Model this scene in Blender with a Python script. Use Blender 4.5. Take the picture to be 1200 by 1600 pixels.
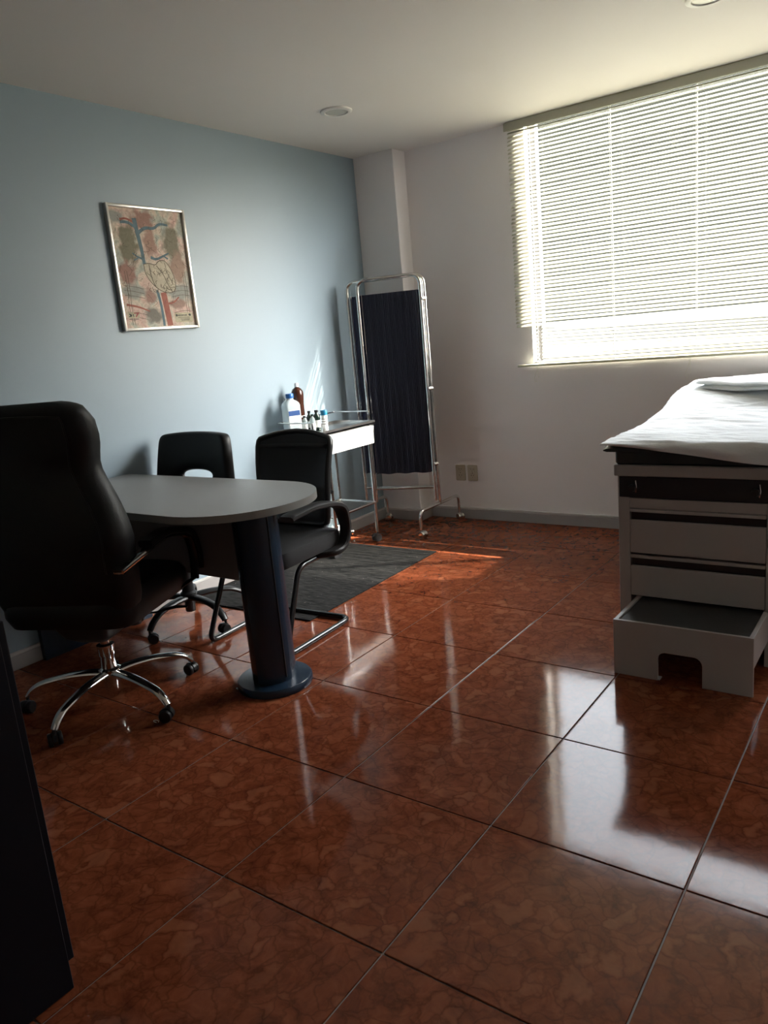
import bpy, bmesh, math, random
from mathutils import Vector, Matrix
import numpy as np
random.seed(7)
PI = math.pi
S = bpy.context.scene
COL = S.collection
for o in list(bpy.data.objects):
    bpy.data.objects.remove(o, do_unlink=True)

# ------------------------------------------------------------------ camera
def cam_axes(y, p, r):
    f = Vector((math.sin(y) * math.cos(p), math.cos(y) * math.cos(p), -math.sin(p)))
    rt = Vector((math.cos(y), -math.sin(y), 0)); up = rt.cross(f)
    return math.cos(r) * rt + math.sin(r) * up, -math.sin(r) * rt + math.cos(r) * up, f
RT, UP, FW = cam_axes(-0.637329165, 0.222750588, -0.0915822683)
CAM = Vector((0.9058, -1.0710, 1.2924))
cd = bpy.data.cameras.new('camera')
cd.sensor_fit = 'HORIZONTAL'; cd.sensor_width = 36; cd.lens = 36 * 1190.66 / 1200
cd.clip_start = 0.02; cd.clip_end = 300
co = bpy.data.objects.new('camera', cd); COL.objects.link(co)
M = Matrix.Identity(4)
for i in range(3):
    M[i][0] = RT[i]; M[i][1] = UP[i]; M[i][2] = -FW[i]; M[i][3] = CAM[i]
co.matrix_world = M
S.camera = co

# ------------------------------------------------------------------ sky, sun, exposure
SUN_TO = Vector((-0.87, -0.52, -0.86)).normalized()
SUN_E = 14.0
SKY_S = 0.85
EXPO = 2.35
w = bpy.data.worlds.new('sky'); S.world = w; w.use_nodes = True
nt = w.node_tree; nt.nodes.clear()
st = nt.nodes.new('ShaderNodeTexSky'); st.sky_type = 'NISHITA'; st.sun_disc = False
st.sun_elevation = math.asin(-SUN_TO.z); st.sun_rotation = math.atan2(-SUN_TO.x, -SUN_TO.y)
st.air_density = 1.0; st.dust_density = 3.0
bg = nt.nodes.new('ShaderNodeBackground'); bg.inputs[1].default_value = SKY_S
wo = nt.nodes.new('ShaderNodeOutputWorld')
hz = nt.nodes.new('ShaderNodeHueSaturation'); hz.inputs['Saturation'].default_value = 0.35      # hazy pale sky
nt.links.new(st.outputs[0], hz.inputs['Color']); nt.links.new(hz.outputs[0], bg.inputs[0]); nt.links.new(bg.outputs[0], wo.inputs[0])
sl = bpy.data.lights.new('sun', 'SUN'); sl.energy = SUN_E; sl.angle = math.radians(0.6); sl.color = (1.0, 0.93, 0.82)
so = bpy.data.objects.new('sun', sl); COL.objects.link(so)
so.rotation_euler = SUN_TO.to_track_quat('-Z', 'Y').to_euler(); so.location = (3, 8, 8)
pl = bpy.data.lights.new('window_portal', 'AREA'); pl.shape = 'RECTANGLE'; pl.size = 2.50; pl.size_y = 1.42
pl.cycles.is_portal = True
po = bpy.data.objects.new('window_portal', pl); COL.objects.link(po)
po.location = (-0.045, 3.462, 1.742); po.rotation_euler = (-PI / 2, 0, 0)
vs = S.view_settings
S.display_settings.display_device = 'sRGB'
vs.view_transform = 'Standard'; vs.look = 'None'; vs.exposure = EXPO; vs.gamma = 1.0; vs.use_curve_mapping = False
S.cycles.max_bounces = 10; S.cycles.diffuse_bounces = 6; S.cycles.glossy_bounces = 5; S.cycles.transparent_max_bounces = 12
S.cycles.sample_clamp_indirect = 8.0
S.cycles.use_denoising = True
S.cycles.use_guiding = False

# ------------------------------------------------------------------ materials
def srgb(r, g, b):
    f = lambda c: (c / 255 / 12.92) if c / 255 <= 0.04045 else ((c / 255 + 0.055) / 1.055) ** 2.4
    return (f(r), f(g), f(b), 1)
MATS = {}
def mat(name, col, rough=0.5, metal=0.0, var=0.06, nscale=12.0, bump=0.0, bscale=60.0, spec=0.5, sheen=0.0, coat=0.0, coords='Object'):
    m = bpy.data.materials.new(name); m.use_nodes = True
    n = m.node_tree; L = n.links; b = n.nodes['Principled BSDF']
    tc = n.nodes.new('ShaderNodeTexCoord')
    nz = n.nodes.new('ShaderNodeTexNoise'); nz.inputs['Scale'].default_value = nscale; nz.inputs['Detail'].default_value = 4
    L.new(tc.outputs[coords], nz.inputs['Vector'])
    mr = n.nodes.new('ShaderNodeMapRange'); mr.inputs[3].default_value = 1 - var; mr.inputs[4].default_value = 1 + var
    L.new(nz.outputs[0], mr.inputs[0])
    hs = n.nodes.new('ShaderNodeHueSaturation'); hs.inputs['Color'].default_value = col
    L.new(mr.outputs[0], hs.inputs['Value']); L.new(hs.outputs[0], b.inputs['Base Color'])
    b.inputs['Roughness'].default_value = rough; b.inputs['Metallic'].default_value = metal
    b.inputs['Specular IOR Level'].default_value = spec
    if sheen: b.inputs['Sheen Weight'].default_value = sheen
    if coat: b.inputs['Coat Weight'].default_value = coat
    if bump:
        n2 = n.nodes.new('ShaderNodeTexNoise'); n2.inputs['Scale'].default_value = bscale; n2.inputs['Detail'].default_value = 3
        L.new(tc.outputs[coords], n2.inputs['Vector'])
        bp = n.nodes.new('ShaderNodeBump'); bp.inputs['Strength'].default_value = bump; bp.inputs['Distance'].default_value = 0.002
        L.new(n2.outputs[0], bp.inputs['Height']); L.new(bp.outputs[0], b.inputs['Normal'])
    MATS[name] = m
    return m
mat('wall_white', (0.85, 0.815, 0.81, 1), 0.55, var=0.025, nscale=2, bump=0.12, bscale=180)
mat('wall_blue', (0.255, 0.325, 0.375, 1), 0.42, var=0.03, nscale=2, bump=0.12, bscale=180)
mat('ceiling_white', (0.74, 0.71, 0.68, 1), 0.7, var=0.02, nscale=1.5, bump=0.1, bscale=150)
mat('baseboard_grey', (0.36, 0.34, 0.33, 1), 0.4, var=0.08, nscale=9)
mat('baseboard_cap', (0.52, 0.50, 0.48, 1), 0.35, var=0.05, nscale=9)
mat('grout', (0.20, 0.16, 0.13, 1), 0.6, var=0.2, nscale=30)
mat('chrome', (0.78, 0.77, 0.75, 1), 0.09, 1.0, var=0.02)
mat('steel', (0.62, 0.61, 0.60, 1), 0.22, 1.0, var=0.06, nscale=20)
mat('aluminium', (0.10, 0.10, 0.095, 1), 0.4, 0.0, var=0.05)
mat('black_leather', (0.0035, 0.0035, 0.004, 1), 0.45, spec=0.35, var=0.2, nscale=20, bump=0.25, bscale=350)
mat('black_plastic', (0.007, 0.007, 0.008, 1), 0.40, var=0.15)
mat('arm_plastic', (0.010, 0.009, 0.009, 1), 0.5, var=0.1, spec=0.4)
mat('black_fabric', (0.014, 0.014, 0.016, 1), 0.85, var=0.25, nscale=60, bump=0.4, bscale=500)
mat('black_paint', (0.012, 0.012, 0.013, 1), 0.22, var=0.1)
mat('grey_rubber', (0.045, 0.045, 0.05, 1), 0.6, var=0.1)
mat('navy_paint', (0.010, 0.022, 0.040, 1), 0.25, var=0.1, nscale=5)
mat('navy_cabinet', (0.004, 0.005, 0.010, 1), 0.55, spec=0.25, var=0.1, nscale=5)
mat('desk_grey', (0.215, 0.212, 0.20, 1), 0.42, var=0.03, nscale=40)
mat('panel_grey', (0.17, 0.155, 0.15, 1), 0.5, var=0.04, nscale=40)
mat('exam_paint', (0.38, 0.35, 0.325, 1), 0.42, var=0.03, nscale=8)
mat('exam_dark', (0.012, 0.012, 0.015, 1), 0.3, var=0.1)
mat('rubber_tread', (0.030, 0.029, 0.028, 1), 0.6, var=0.15, nscale=50, bump=0.4, bscale=200)
mat('black_vinyl', (0.014, 0.020, 0.022, 1), 0.4, var=0.15, bump=0.2, bscale=200)
mat('white_cloth', (0.74, 0.76, 0.76, 1), 0.9, var=0.03, nscale=8, bump=0.5, bscale=120, sheen=0.2)
mat('drawer_white', (0.80, 0.80, 0.79, 1), 0.35, var=0.02)
mat('white_plastic', (0.75, 0.77, 0.77, 1), 0.35, var=0.03)
mat('blue_plastic', (0.02, 0.13, 0.42, 1), 0.35, var=0.05)
mat('cyan_plastic', (0.02, 0.22, 0.42, 1), 0.35, var=0.05)
mat('label_blue', (0.03, 0.09, 0.28, 1), 0.5, var=0.05)
mat('label_white', (0.78, 0.78, 0.76, 1), 0.5, var=0.04)
mat('label_red', (0.45, 0.05, 0.05, 1), 0.5, var=0.05)
mat('amber_plastic', (0.055, 0.018, 0.010, 1), 0.2, var=0.1)
mat('dark_green_glass', (0.012, 0.028, 0.022, 1), 0.08, var=0.1)
mat('outlet_beige', (0.50, 0.44, 0.34, 1), 0.4, var=0.03)
mat('outlet_dark', (0.08, 0.06, 0.05, 1), 0.5)
mat('frame_silver', (0.62, 0.60, 0.56, 1), 0.3, 0.9, var=0.04)
mat('cord_white', (0.75, 0.74, 0.66, 1), 0.6)
mat('concrete', (0.07, 0.07, 0.062, 1), 0.9, var=0.15, nscale=0.6)
mat('red_wall', (0.42, 0.24, 0.17, 1), 0.9, var=0.15, nscale=0.8)
mat('facade_olive', (0.032, 0.032, 0.024, 1), 1.0, spec=0.0, var=0.08, nscale=0.5)
mat('backdrop_pale', (0.19, 0.185, 0.18, 1), 1.0, spec=0.0)
mat('facade_dark', (0.05, 0.055, 0.05, 1), 0.3)
mat('lamp_white', (0.70, 0.69, 0.66, 1), 0.4, var=0.01)
mat('lamp_glass', (0.55, 0.55, 0.50, 1), 0.25, var=0.02)
mat('sediment', (0.75, 0.70, 0.66, 1), 0.3)

def node_mat(name):
    m = bpy.data.materials.new(name); m.use_nodes = True; MATS[name] = m
    return m, m.node_tree.nodes, m.node_tree.links, m.node_tree.nodes['Principled BSDF']
# glossy brown-red marbled tile
m, N, L, B = node_mat('tile_marble')
tc = N.new('ShaderNodeTexCoord'); oi = N.new('ShaderNodeObjectInfo')
vm = N.new('ShaderNodeVectorMath'); vm.operation = 'MULTIPLY_ADD'
cmb = N.new('ShaderNodeCombineXYZ')
mu = N.new('ShaderNodeMath'); mu.operation = 'MULTIPLY'; mu.inputs[1].default_value = 37.0
L.new(oi.outputs['Random'], mu.inputs[0])
mu2 = N.new('ShaderNodeMath'); mu2.operation = 'MULTIPLY'; mu2.inputs[1].default_value = 91.0
L.new(oi.outputs['Random'], mu2.inputs[0])
L.new(mu.outputs[0], cmb.inputs[0]); L.new(mu2.outputs[0], cmb.inputs[1])
vm.inputs[1].default_value = (1, 1, 1)
L.new(tc.outputs['Object'], vm.inputs[0]); L.new(cmb.outputs[0], vm.inputs[2])
nd = N.new('ShaderNodeTexNoise'); nd.inputs['Scale'].default_value = 7; nd.inputs['Detail'].default_value = 5
L.new(vm.outputs[0], nd.inputs['Vector'])
mx = N.new('ShaderNodeVectorMath'); mx.operation = 'MULTIPLY_ADD'; mx.inputs[1].default_value = (0.22, 0.22, 0.22)
L.new(nd.outputs['Color'], mx.inputs[0]); L.new(vm.outputs[0], mx.inputs[2])
vo = N.new('ShaderNodeTexVoronoi'); vo.feature = 'F1'; vo.inputs['Scale'].default_value = 17
L.new(mx.outputs[0], vo.inputs['Vector'])
ve = N.new('ShaderNodeTexVoronoi'); ve.feature = 'DISTANCE_TO_EDGE'; ve.inputs['Scale'].default_value = 17
L.new(mx.outputs[0], ve.inputs['Vector'])
nf = N.new('ShaderNodeTexNoise'); nf.inputs['Scale'].default_value = 14; nf.inputs['Detail'].default_value = 8; nf.inputs['Roughness'].default_value = 0.65; nf.inputs['Distortion'].default_value = 1.2
L.new(vm.outputs[0], nf.inputs['Vector'])
cr = N.new('ShaderNodeValToRGB'); e = cr.color_ramp.elements
e[0].position = 0.32; e[0].color = (0.112, 0.027, 0.013, 1); e[1].position = 0.72; e[1].color = (0.24, 0.070, 0.031, 1)
x = cr.color_ramp.elements.new(0.5); x.color = (0.175, 0.045, 0.019, 1)
L.new(nf.outputs[0], cr.inputs[0])
cv = N.new('ShaderNodeSeparateColor'); L.new(vo.outputs['Color'], cv.inputs[0])
gt = N.new('ShaderNodeMapRange'); gt.inputs[1].default_value = 0.72; gt.inputs[2].default_value = 0.95; gt.inputs[3].default_value = 0; gt.inputs[4].default_value = 0.5
L.new(cv.outputs[0], gt.inputs[0])
ed = N.new('ShaderNodeMapRange'); ed.inputs[1].default_value = 0.0; ed.inputs[2].default_value = 0.2; ed.inputs[3].default_value = 0; ed.inputs[4].default_value = 1
L.new(ve.outputs['Distance'], ed.inputs[0])
mm = N.new('ShaderNodeMath'); mm.operation = 'MULTIPLY'; L.new(gt.outputs[0], mm.inputs[0]); L.new(ed.outputs[0], mm.inputs[1])
mc = N.new('ShaderNodeMix'); mc.data_type = 'RGBA'; mc.inputs[7].default_value = (0.26, 0.092, 0.042, 1)
L.new(mm.outputs[0], mc.inputs[0]); L.new(cr.outputs[0], mc.inputs[6])
vr = N.new('ShaderNodeMapRange'); vr.inputs[1].default_value = 0.0; vr.inputs[2].default_value = 0.09; vr.inputs[3].default_value = 0.70; vr.inputs[4].default_value = 1
L.new(ve.outputs['Distance'], vr.inputs[0])
hv = N.new('ShaderNodeHueSaturation'); L.new(mc.outputs[2], hv.inputs['Color']); L.new(vr.outputs[0], hv.inputs['Value'])
L.new(hv.outputs[0], B.inputs['Base Color'])
rn = N.new('ShaderNodeMapRange'); rn.inputs[3].default_value = 0.06; rn.inputs[4].default_value = 0.12
L.new(nf.outputs[0], rn.inputs[0])
B.inputs['Roughness'].default_value = 1.0; B.inputs['Specular IOR Level'].default_value = 0.0
gz = N.new('ShaderNodeBsdfGlossy'); L.new(rn.outputs[0], gz.inputs['Roughness']); gz.inputs['Color'].default_value = (1, 0.97, 0.94, 1)
fz = N.new('ShaderNodeFresnel'); fz.inputs[0].default_value = 1.5
fm_ = N.new('ShaderNodeMath'); fm_.operation = 'MULTIPLY'; fm_.inputs[1].default_value = 0.66; L.new(fz.outputs[0], fm_.inputs[0])
mz = N.new('ShaderNodeMixShader'); L.new(fm_.outputs[0], mz.inputs[0]); L.new(B.outputs[0], mz.inputs[1]); L.new(gz.outputs[0], mz.inputs[2]); L.new(mz.outputs[0], N['Material Output'].inputs[0])
nb = N.new('ShaderNodeTexNoise'); nb.inputs['Scale'].default_value = 9; nb.inputs['Detail'].default_value = 2
L.new(vm.outputs[0], nb.inputs['Vector'])
bp = N.new('ShaderNodeBump'); bp.inputs['Strength'].default_value = 0.10; bp.inputs['Distance'].default_value = 0.004
L.new(nb.outputs[0], bp.inputs['Height']); L.new(bp.outputs[0], gz.inputs['Normal'])
# blind slat: cream plastic that lets a little light through
m, N, L, B = node_mat('slat_cream')
B.inputs['Base Color'].default_value = (0.42, 0.415, 0.335, 1); B.inputs['Roughness'].default_value = 0.45
tr = N.new('ShaderNodeBsdfTranslucent'); tr.inputs[0].default_value = (0.75, 0.72, 0.52, 1)
ms = N.new('ShaderNodeMixShader'); ms.inputs[0].default_value = 0.10
nz = N.new('ShaderNodeTexNoise'); nz.inputs['Scale'].default_value = 6
L.new(B.outputs[0], ms.inputs[1]); L.new(tr.outputs[0], ms.inputs[2]); L.new(ms.outputs[0], N['Material Output'].inputs[0])
# window glass: thin clear pane
m, N, L, B = node_mat('pane_glass')
tp = N.new('ShaderNodeBsdfTransparent'); tp.inputs[0].default_value = (0.97, 0.98, 0.97, 1)
gl = N.new('ShaderNodeBsdfGlossy'); gl.inputs['Roughness'].default_value = 0.02
ms = N.new('ShaderNodeMixShader')
ms.inputs[0].default_value = 0.05; L.new(tp.outputs[0], ms.inputs[1]); L.new(gl.outputs[0], ms.inputs[2]); L.new(ms.outputs[0], N['Material Output'].inputs[0])
# clear vial / cloudy jug plastic
def clear(name, col, t):
    m, N, L, B = node_mat(name)
    B.inputs['Base Color'].default_value = col; B.inputs['Roughness'].default_value = 0.18
    tp = N.new('ShaderNodeBsdfTransparent'); tp.inputs[0].default_value = (min(1, col[0] * 1.2), min(1, col[1] * 1.2), min(1, col[2] * 1.2), 1)
    ms = N.new('ShaderNodeMixShader'); ms.inputs[0].default_value = t
    L.new(B.outputs[0], ms.inputs[1]); L.new(tp.outputs[0], ms.inputs[2]); L.new(ms.outputs[0], N['Material Output'].inputs[0])
clear('cloudy_plastic', (0.70, 0.76, 0.78, 1), 0.35)
clear('vial_glass', (0.62, 0.68, 0.68, 1), 0.6)
clear('mesh_fabric', (0.030, 0.031, 0.034, 1), 0.26)
MATS['mesh_fabric'].node_tree.nodes['Principled BSDF'].inputs['Roughness'].default_value = 0.75
# navy pleated cloth, slightly translucent
m, N, L, B = node_mat('navy_cloth')
B.inputs['Base Color'].default_value = (0.060, 0.068, 0.105, 1); B.inputs['Roughness'].default_value = 0.85
tr = N.new('ShaderNodeBsdfTranslucent'); tr.inputs[0].default_value = (0.02, 0.035, 0.12, 1)
ms = N.new('ShaderNodeMixShader'); ms.inputs[0].default_value = 0.3
L.new(B.outputs[0], ms.inputs[1]); L.new(tr.outputs[0], ms.inputs[2]); L.new(ms.outputs[0], N['Material Output'].inputs[0])
# charcoal ribbed mat with pale specks
m, N, L, B = node_mat('mat_charcoal')
tc = N.new('ShaderNodeTexCoord')
mp = N.new('ShaderNodeMapping'); mp.inputs['Scale'].default_value = (14, 90, 10)
n1 = N.new('ShaderNodeTexNoise'); n1.inputs['Scale'].default_value = 1.0; n1.inputs['Detail'].default_value = 5
L.new(tc.outputs['Object'], mp.inputs[0]); L.new(mp.outputs[0], n1.inputs['Vector'])
c1 = N.new('ShaderNodeValToRGB'); c1.color_ramp.elements[0].color = (0.006, 0.006, 0.0065, 1); c1.color_ramp.elements[1].color = (0.036, 0.035, 0.034, 1)
c1.color_ramp.elements[0].position = 0.35; c1.color_ramp.elements[1].position = 0.7
L.new(n1.outputs[0], c1.inputs[0])
n2 = N.new('ShaderNodeTexNoise'); n2.inputs['Scale'].default_value = 70; n2.inputs['Detail'].default_value = 2
L.new(tc.outputs['Object'], n2.inputs['Vector'])
g2 = N.new('ShaderNodeMapRange'); g2.inputs[1].default_value = 0.72; g2.inputs[2].default_value = 0.78
L.new(n2.outputs[0], g2.inputs[0])
mc = N.new('ShaderNodeMix'); mc.data_type = 'RGBA'; mc.inputs[7].default_value = (0.22, 0.20, 0.18, 1)
L.new(g2.outputs[0], mc.inputs[0]); L.new(c1.outputs[0], mc.inputs[6]); L.new(mc.outputs[2], B.inputs['Base Color'])
B.inputs['Roughness'].default_value = 0.95; B.inputs['Specular IOR Level'].default_value = 0.15
bp = N.new('ShaderNodeBump'); bp.inputs['Strength'].default_value = 0.8; bp.inputs['Distance'].default_value = 0.004
L.new(n1.outputs[0], bp.inputs['Height']); L.new(bp.outputs[0], B.inputs['Normal'])

# ------------------------------------------------------------------ mesh helpers
class G:
    def __init__(s): s.bm = bmesh.new()
    def box(s, x0, x1, y0, y1, z0, z1, bev=0.0, seg=1, mtx=None):
        vs_ = [s.bm.verts.new(p) for p in ((x0, y0, z0), (x1, y0, z0), (x1, y1, z0), (x0, y1, z0), (x0, y0, z1), (x1, y0, z1), (x1, y1, z1), (x0, y1, z1))]
        fs = [s.bm.faces.new([vs_[i] for i in f]) for f in ((0, 3, 2, 1), (4, 5, 6, 7), (0, 1, 5, 4), (1, 2, 6, 5), (2, 3, 7, 6), (3, 0, 4, 7))]
        if mtx is not None:
            for v in vs_: v.co = mtx @ v.co
        if bev:
            es = list({e for f in fs for e in f.edges})
            bmesh.ops.bevel(s.bm, geom=es, offset=bev, segments=seg, affect='EDGES', profile=0.5)
        return s
    def tube(s, pts, r, n=10, closed=False, caps=True, flat=1.0):
        pts = [Vector(p) for p in pts]; m = len(pts)
        rs = r if isinstance(r, (list, tuple)) else [r] * m
        tan = []
        for i in range(m):
            a = pts[(i - 1) % m] if (closed or i) else pts[i]
            b = pts[(i + 1) % m] if (closed or i < m - 1) else pts[i]
            tan.append((b - a).normalized())
        t0 = tan[0]; ref = Vector((0, 0, 1)) if abs(t0.z) < 0.9 else Vector((1, 0, 0))
        u = t0.cross(ref).normalized(); rings = []
        for i in range(m):
            if i:
                q = tan[i - 1].rotation_difference(tan[i]); u = (q @ u).normalized()
            v = tan[i].cross(u).normalized()
            rings.append([s.bm.verts.new(pts[i] + rs[i] * (math.cos(2 * PI * k / n) * u + flat * math.sin(2 * PI * k / n) * v)) for k in range(n)])
        rng = range(m) if closed else range(m - 1)
        for i in rng:
            a, b = rings[i], rings[(i + 1) % m]
            for k in range(n):
                s.bm.faces.new((a[k], a[(k + 1) % n], b[(k + 1) % n], b[k]))
        if caps and not closed:
            s.bm.faces.new(list(reversed(rings[0]))); s.bm.faces.new(rings[-1])
        return s
    def lathe(s, prof, o=(0, 0, 0), n=24, axis='Z', mtx=None):
        o = Vector(o); rings = []
        def P(r, h, a):
            c, d = r * math.cos(a), r * math.sin(a)
            v = {'Z': Vector((c, d, h)), 'Y': Vector((c, h, d)), 'X': Vector((h, c, d))}[axis]
            if mtx is not None: v = mtx @ v
            return o + v
        for r, h in prof:
            if r < 1e-6: rings.append([s.bm.verts.new(P(0, h, 0))])
            else: rings.append([s.bm.verts.new(P(r, h, 2 * PI * k / n)) for k in range(n)])
        for a, b in zip(rings, rings[1:]):
            for k in range(n):
                k2 = (k + 1) % n
                if len(a) == 1 and len(b) == 1: continue
                if len(a) == 1: s.bm.faces.new((a[0], b[k2], b[k]))
                elif len(b) == 1: s.bm.faces.new((a[k], a[k2], b[0]))
                else: s.bm.faces.new((a[k], a[k2], b[k2], b[k]))
        if len(rings[0]) > 1: s.bm.faces.new(list(reversed(rings[0])))
        if len(rings[-1]) > 1: s.bm.faces.new(rings[-1])
        return s
    def prism(s, poly, h0, h1, plane='XY', mtx=None, bev=0.0):
        def P(a, b, h):
            v = {'XY': Vector((a, b, h)), 'XZ': Vector((a, h, b)), 'YZ': Vector((h, a, b))}[plane]
            return mtx @ v if mtx is not None else v
        lo = [s.bm.verts.new(P(a, b, h0)) for a, b in poly]; hi = [s.bm.verts.new(P(a, b, h1)) for a, b in poly]
        n = len(poly)
        fb = s.bm.faces.new(list(reversed(lo))); ft = s.bm.faces.new(hi)
        for k in range(n): s.bm.faces.new((lo[k], lo[(k + 1) % n], hi[(k + 1) % n], hi[k]))
        if bev:
            es = list(set(fb.edges) | set(ft.edges))
            bmesh.ops.bevel(s.bm, geom=es, offset=bev, segments=2, affect='EDGES', profile=0.5)
        return s
    def loft(s, secs, cap=True):
        rings = [[s.bm.verts.new(p) for p in sec] for sec in secs]; n = len(rings[0])
        for a, b in zip(rings, rings[1:]):
            for k in range(n): s.bm.faces.new((a[k], a[(k + 1) % n], b[(k + 1) % n], b[k]))
        if cap:
            s.bm.faces.new(list(reversed(rings[0]))); s.bm.faces.new(rings[-1])
        return s
    def grid(s, nu, nv, fn):
        vv = [[s.bm.verts.new(fn(i / (nu - 1), j / (nv - 1))) for j in range(nv)] for i in range(nu)]
        for i in range(nu - 1):
            for j in range(nv - 1):
                s.bm.faces.new((vv[i][j], vv[i + 1][j], vv[i + 1][j + 1], vv[i][j + 1]))
        return s
    def mesh(s, name, smooth=True, ang=40):
        bmesh.ops.recalc_face_normals(s.bm, faces=s.bm.faces)
        me = bpy.data.meshes.new(name); s.bm.to_mesh(me); s.bm.free()
        if smooth:
            me.shade_smooth(); me.set_sharp_from_angle(angle=math.radians(ang))
        return me
    def build(s, name, m, parent=None, smooth=True, ang=40, label=None):
        me = s.mesh(name, smooth, ang); me.materials.append(MATS[m])
        o = bpy.data.objects.new(name, me); COL.objects.link(o); o.parent = parent
        if label: o['label'] = label
        return o
def tag(o, label, cat, group=None):
    o['label'] = label; o['category'] = cat
    if group: o['group'] = group
    return o
def thing(name, label, cat, loc=(0, 0, 0), rz=0, group=None):
    o = bpy.data.objects.new(name, None); COL.objects.link(o); o.location = loc; o.rotation_euler = (0, 0, rz)
    o.empty_display_size = 0.1
    return tag(o, label, cat, group)
def struct(o): o['kind'] = 'structure'; return o
def copy_of(o, parent, **kw):
    c = o.copy(); COL.objects.link(c); c.parent = parent
    return c
def arc(c, r, a0, a1, n, plane='XZ'):
    out = []
    for k in range(n + 1):
        a = math.radians(a0 + (a1 - a0) * k / n); u, v = r * math.cos(a), r * math.sin(a)
        out.append({'XZ': (c[0] + u, c[1], c[2] + v), 'YZ': (c[0], c[1] + u, c[2] + v), 'XY': (c[0] + u, c[1] + v, c[2])}[plane])
    return out
def fillet(pts, r, n=6):
    pts = [Vector(p) for p in pts]; out = [pts[0]]
    for i in range(1, len(pts) - 1):
        a = (pts[i - 1] - pts[i]); b = (pts[i + 1] - pts[i]); rr = min(r, a.length * 0.49, b.length * 0.49)
        p0 = pts[i] + a.normalized() * rr; p1 = pts[i] + b.normalized() * rr
        for k in range(n + 1):
            t = k / n; out.append((1 - t) ** 2 * p0 + 2 * t * (1 - t) * pts[i] + t * t * p1)
    out.append(pts[-1]); return out
def rrect(hx, hy, r, n=5, cx=0, cy=0):
    out = []
    for sx, sy, a0 in ((1, 1, 0), (-1, 1, 90), (-1, -1, 180), (1, -1, 270)):
        for k in range(n + 1):
            a = math.radians(a0 + 90 * k / n); out.append((cx + sx * (hx - r) + r * math.cos(a), cy + sy * (hy - r) + r * math.sin(a)))
    return out
def lerp_tab(tab, t):
    for (a, va), (b, vb) in zip(tab, tab[1:]):
        if t <= b:
            f = (t - a) / (b - a) if b > a else 0; f = max(0, min(1, f)); return va + (vb - va) * f
    return tab[-1][1]

# ------------------------------------------------------------------ the room
XL, XR, YB, YF, H = -2.375, 1.70, 3.515, -2.20, 2.485
WX0, WX1, WZ0, WZ1 = -1.195, 1.12, 1.055, 2.80    # extra opening height added above the ceiling so sun reaches the top slats
HT = 2.95
fl = struct(G().box(XL - 0.1, XR + 0.1, YF - 0.1, YB + 0.1, -0.12, -0.0035).build('floor', 'grout', smooth=False))
T = 0.5; GAP = 0.0022
shared = None
for i in range(-5, 4):
    for j in range(-5, 8):
        x0, x1, y0, y1 = i * T * 1.0016 + GAP, (i + 1) * T * 1.0016 - GAP, j * T + GAP, (j + 1) * T - GAP
        cx, cy = (x0 + x1) / 2, (y0 + y1) / 2
        a0, a1, b0, b1 = max(x0, XL), min(x1, XR), max(y0, YF), min(y1, YB)
        if a1 - a0 < 0.01 or b1 - b0 < 0.01: continue
        full = (a1 - a0 > x1 - x0 - 1e-4) and (b1 - b0 > y1 - y0 - 1e-4)
        if full and shared is not None:
            o = bpy.data.objects.new('tile', shared); COL.objects.link(o); o.parent = fl
        else:
            o = G().box(a0 - cx, a1 - cx, b0 - cy, b1 - cy, -0.008, 0, 0.0018, 2).build('tile', 'tile_marble', fl, smooth=False)
            if full: shared = o.data
        o.location = (cx, cy, random.uniform(-0.0006, 0.0))
        o.rotation_euler = (random.uniform(-1, 1) * 0.0006, random.uniform(-1, 1) * 0.0006, 0)
struct(G().box(XL - 0.15, XR + 0.15, YF - 0.15, YB - 0.001, H, HT).build('ceiling', 'ceiling_white', smooth=False))
struct(G().box(XL - 0.12, XL, YF - 0.12, YB + 0.17, -0.1, H).build('wall_left', 'wall_blue', smooth=False))
struct(G().box(XR, XR + 0.12, YF - 0.12, YB + 0.17, -0.1, H).build('wall_right', 'wall_white', smooth=False))
struct(G().box(XL, XR, YF - 0.12, YF, -0.1, H).build('wall_front', 'wall_white', smooth=False))
g = G(); WT = 0.11
g.box(XL, WX0, YB, YB + WT, -0.1, HT); g.box(WX1, XR, YB, YB + WT, -0.1, HT)
g.box(WX0, WX1, YB, YB + WT, -0.1, WZ0); g.box(WX0, WX1, YB, YB + WT, WZ1, HT)
struct(g.build('wall_back', 'wall_white', smooth=False))
PX, PY = -2.052, 3.372
struct(G().box(XL, PX, PY, YB, -0.1, H, 0.003).build('wall_corner_pillar', 'wall_white', smooth=False))
# baseboards: flat board with a lighter rounded cap
def baseboard(name, p0, p1, nrm):
    p0, p1, nrm = Vector(p0), Vector(p1), Vector(nrm)
    def strip(d0, d1, z0, z1, bev):
        a = [p0 + nrm * d0, p1 + nrm * d0, p1 + nrm * d1, p0 + nrm * d1]
        return G().prism([(v.x, v.y) for v in a], z0, z1, bev=bev)
    o = struct(strip(0.0005, 0.013, 0.0, 0.066, 0.001).build(name, 'baseboard_grey', smooth=False))
    strip(0.0005, 0.016, 0.0665, 0.082, 0.004).build('cap', 'baseboard_cap', o)
    return o
baseboard('baseboard_left', (XL, YF, 0), (XL, PY - 0.016, 0), (1, 0, 0))
baseboard('baseboard_back', (PX + 0.016, YB, 0), (XR, YB, 0), (0, -1, 0))
baseboard('baseboard_pillar_front', (XL, PY, 0), (PX + 0.016, PY, 0), (0, -1, 0))
baseboard('baseboard_pillar_side', (PX, PY, 0), (PX, YB, 0), (1, 0, 0))
baseboard('baseboard_right', (XR, YF, 0), (XR, YB - 0.016, 0), (-1, 0, 0))

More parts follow.
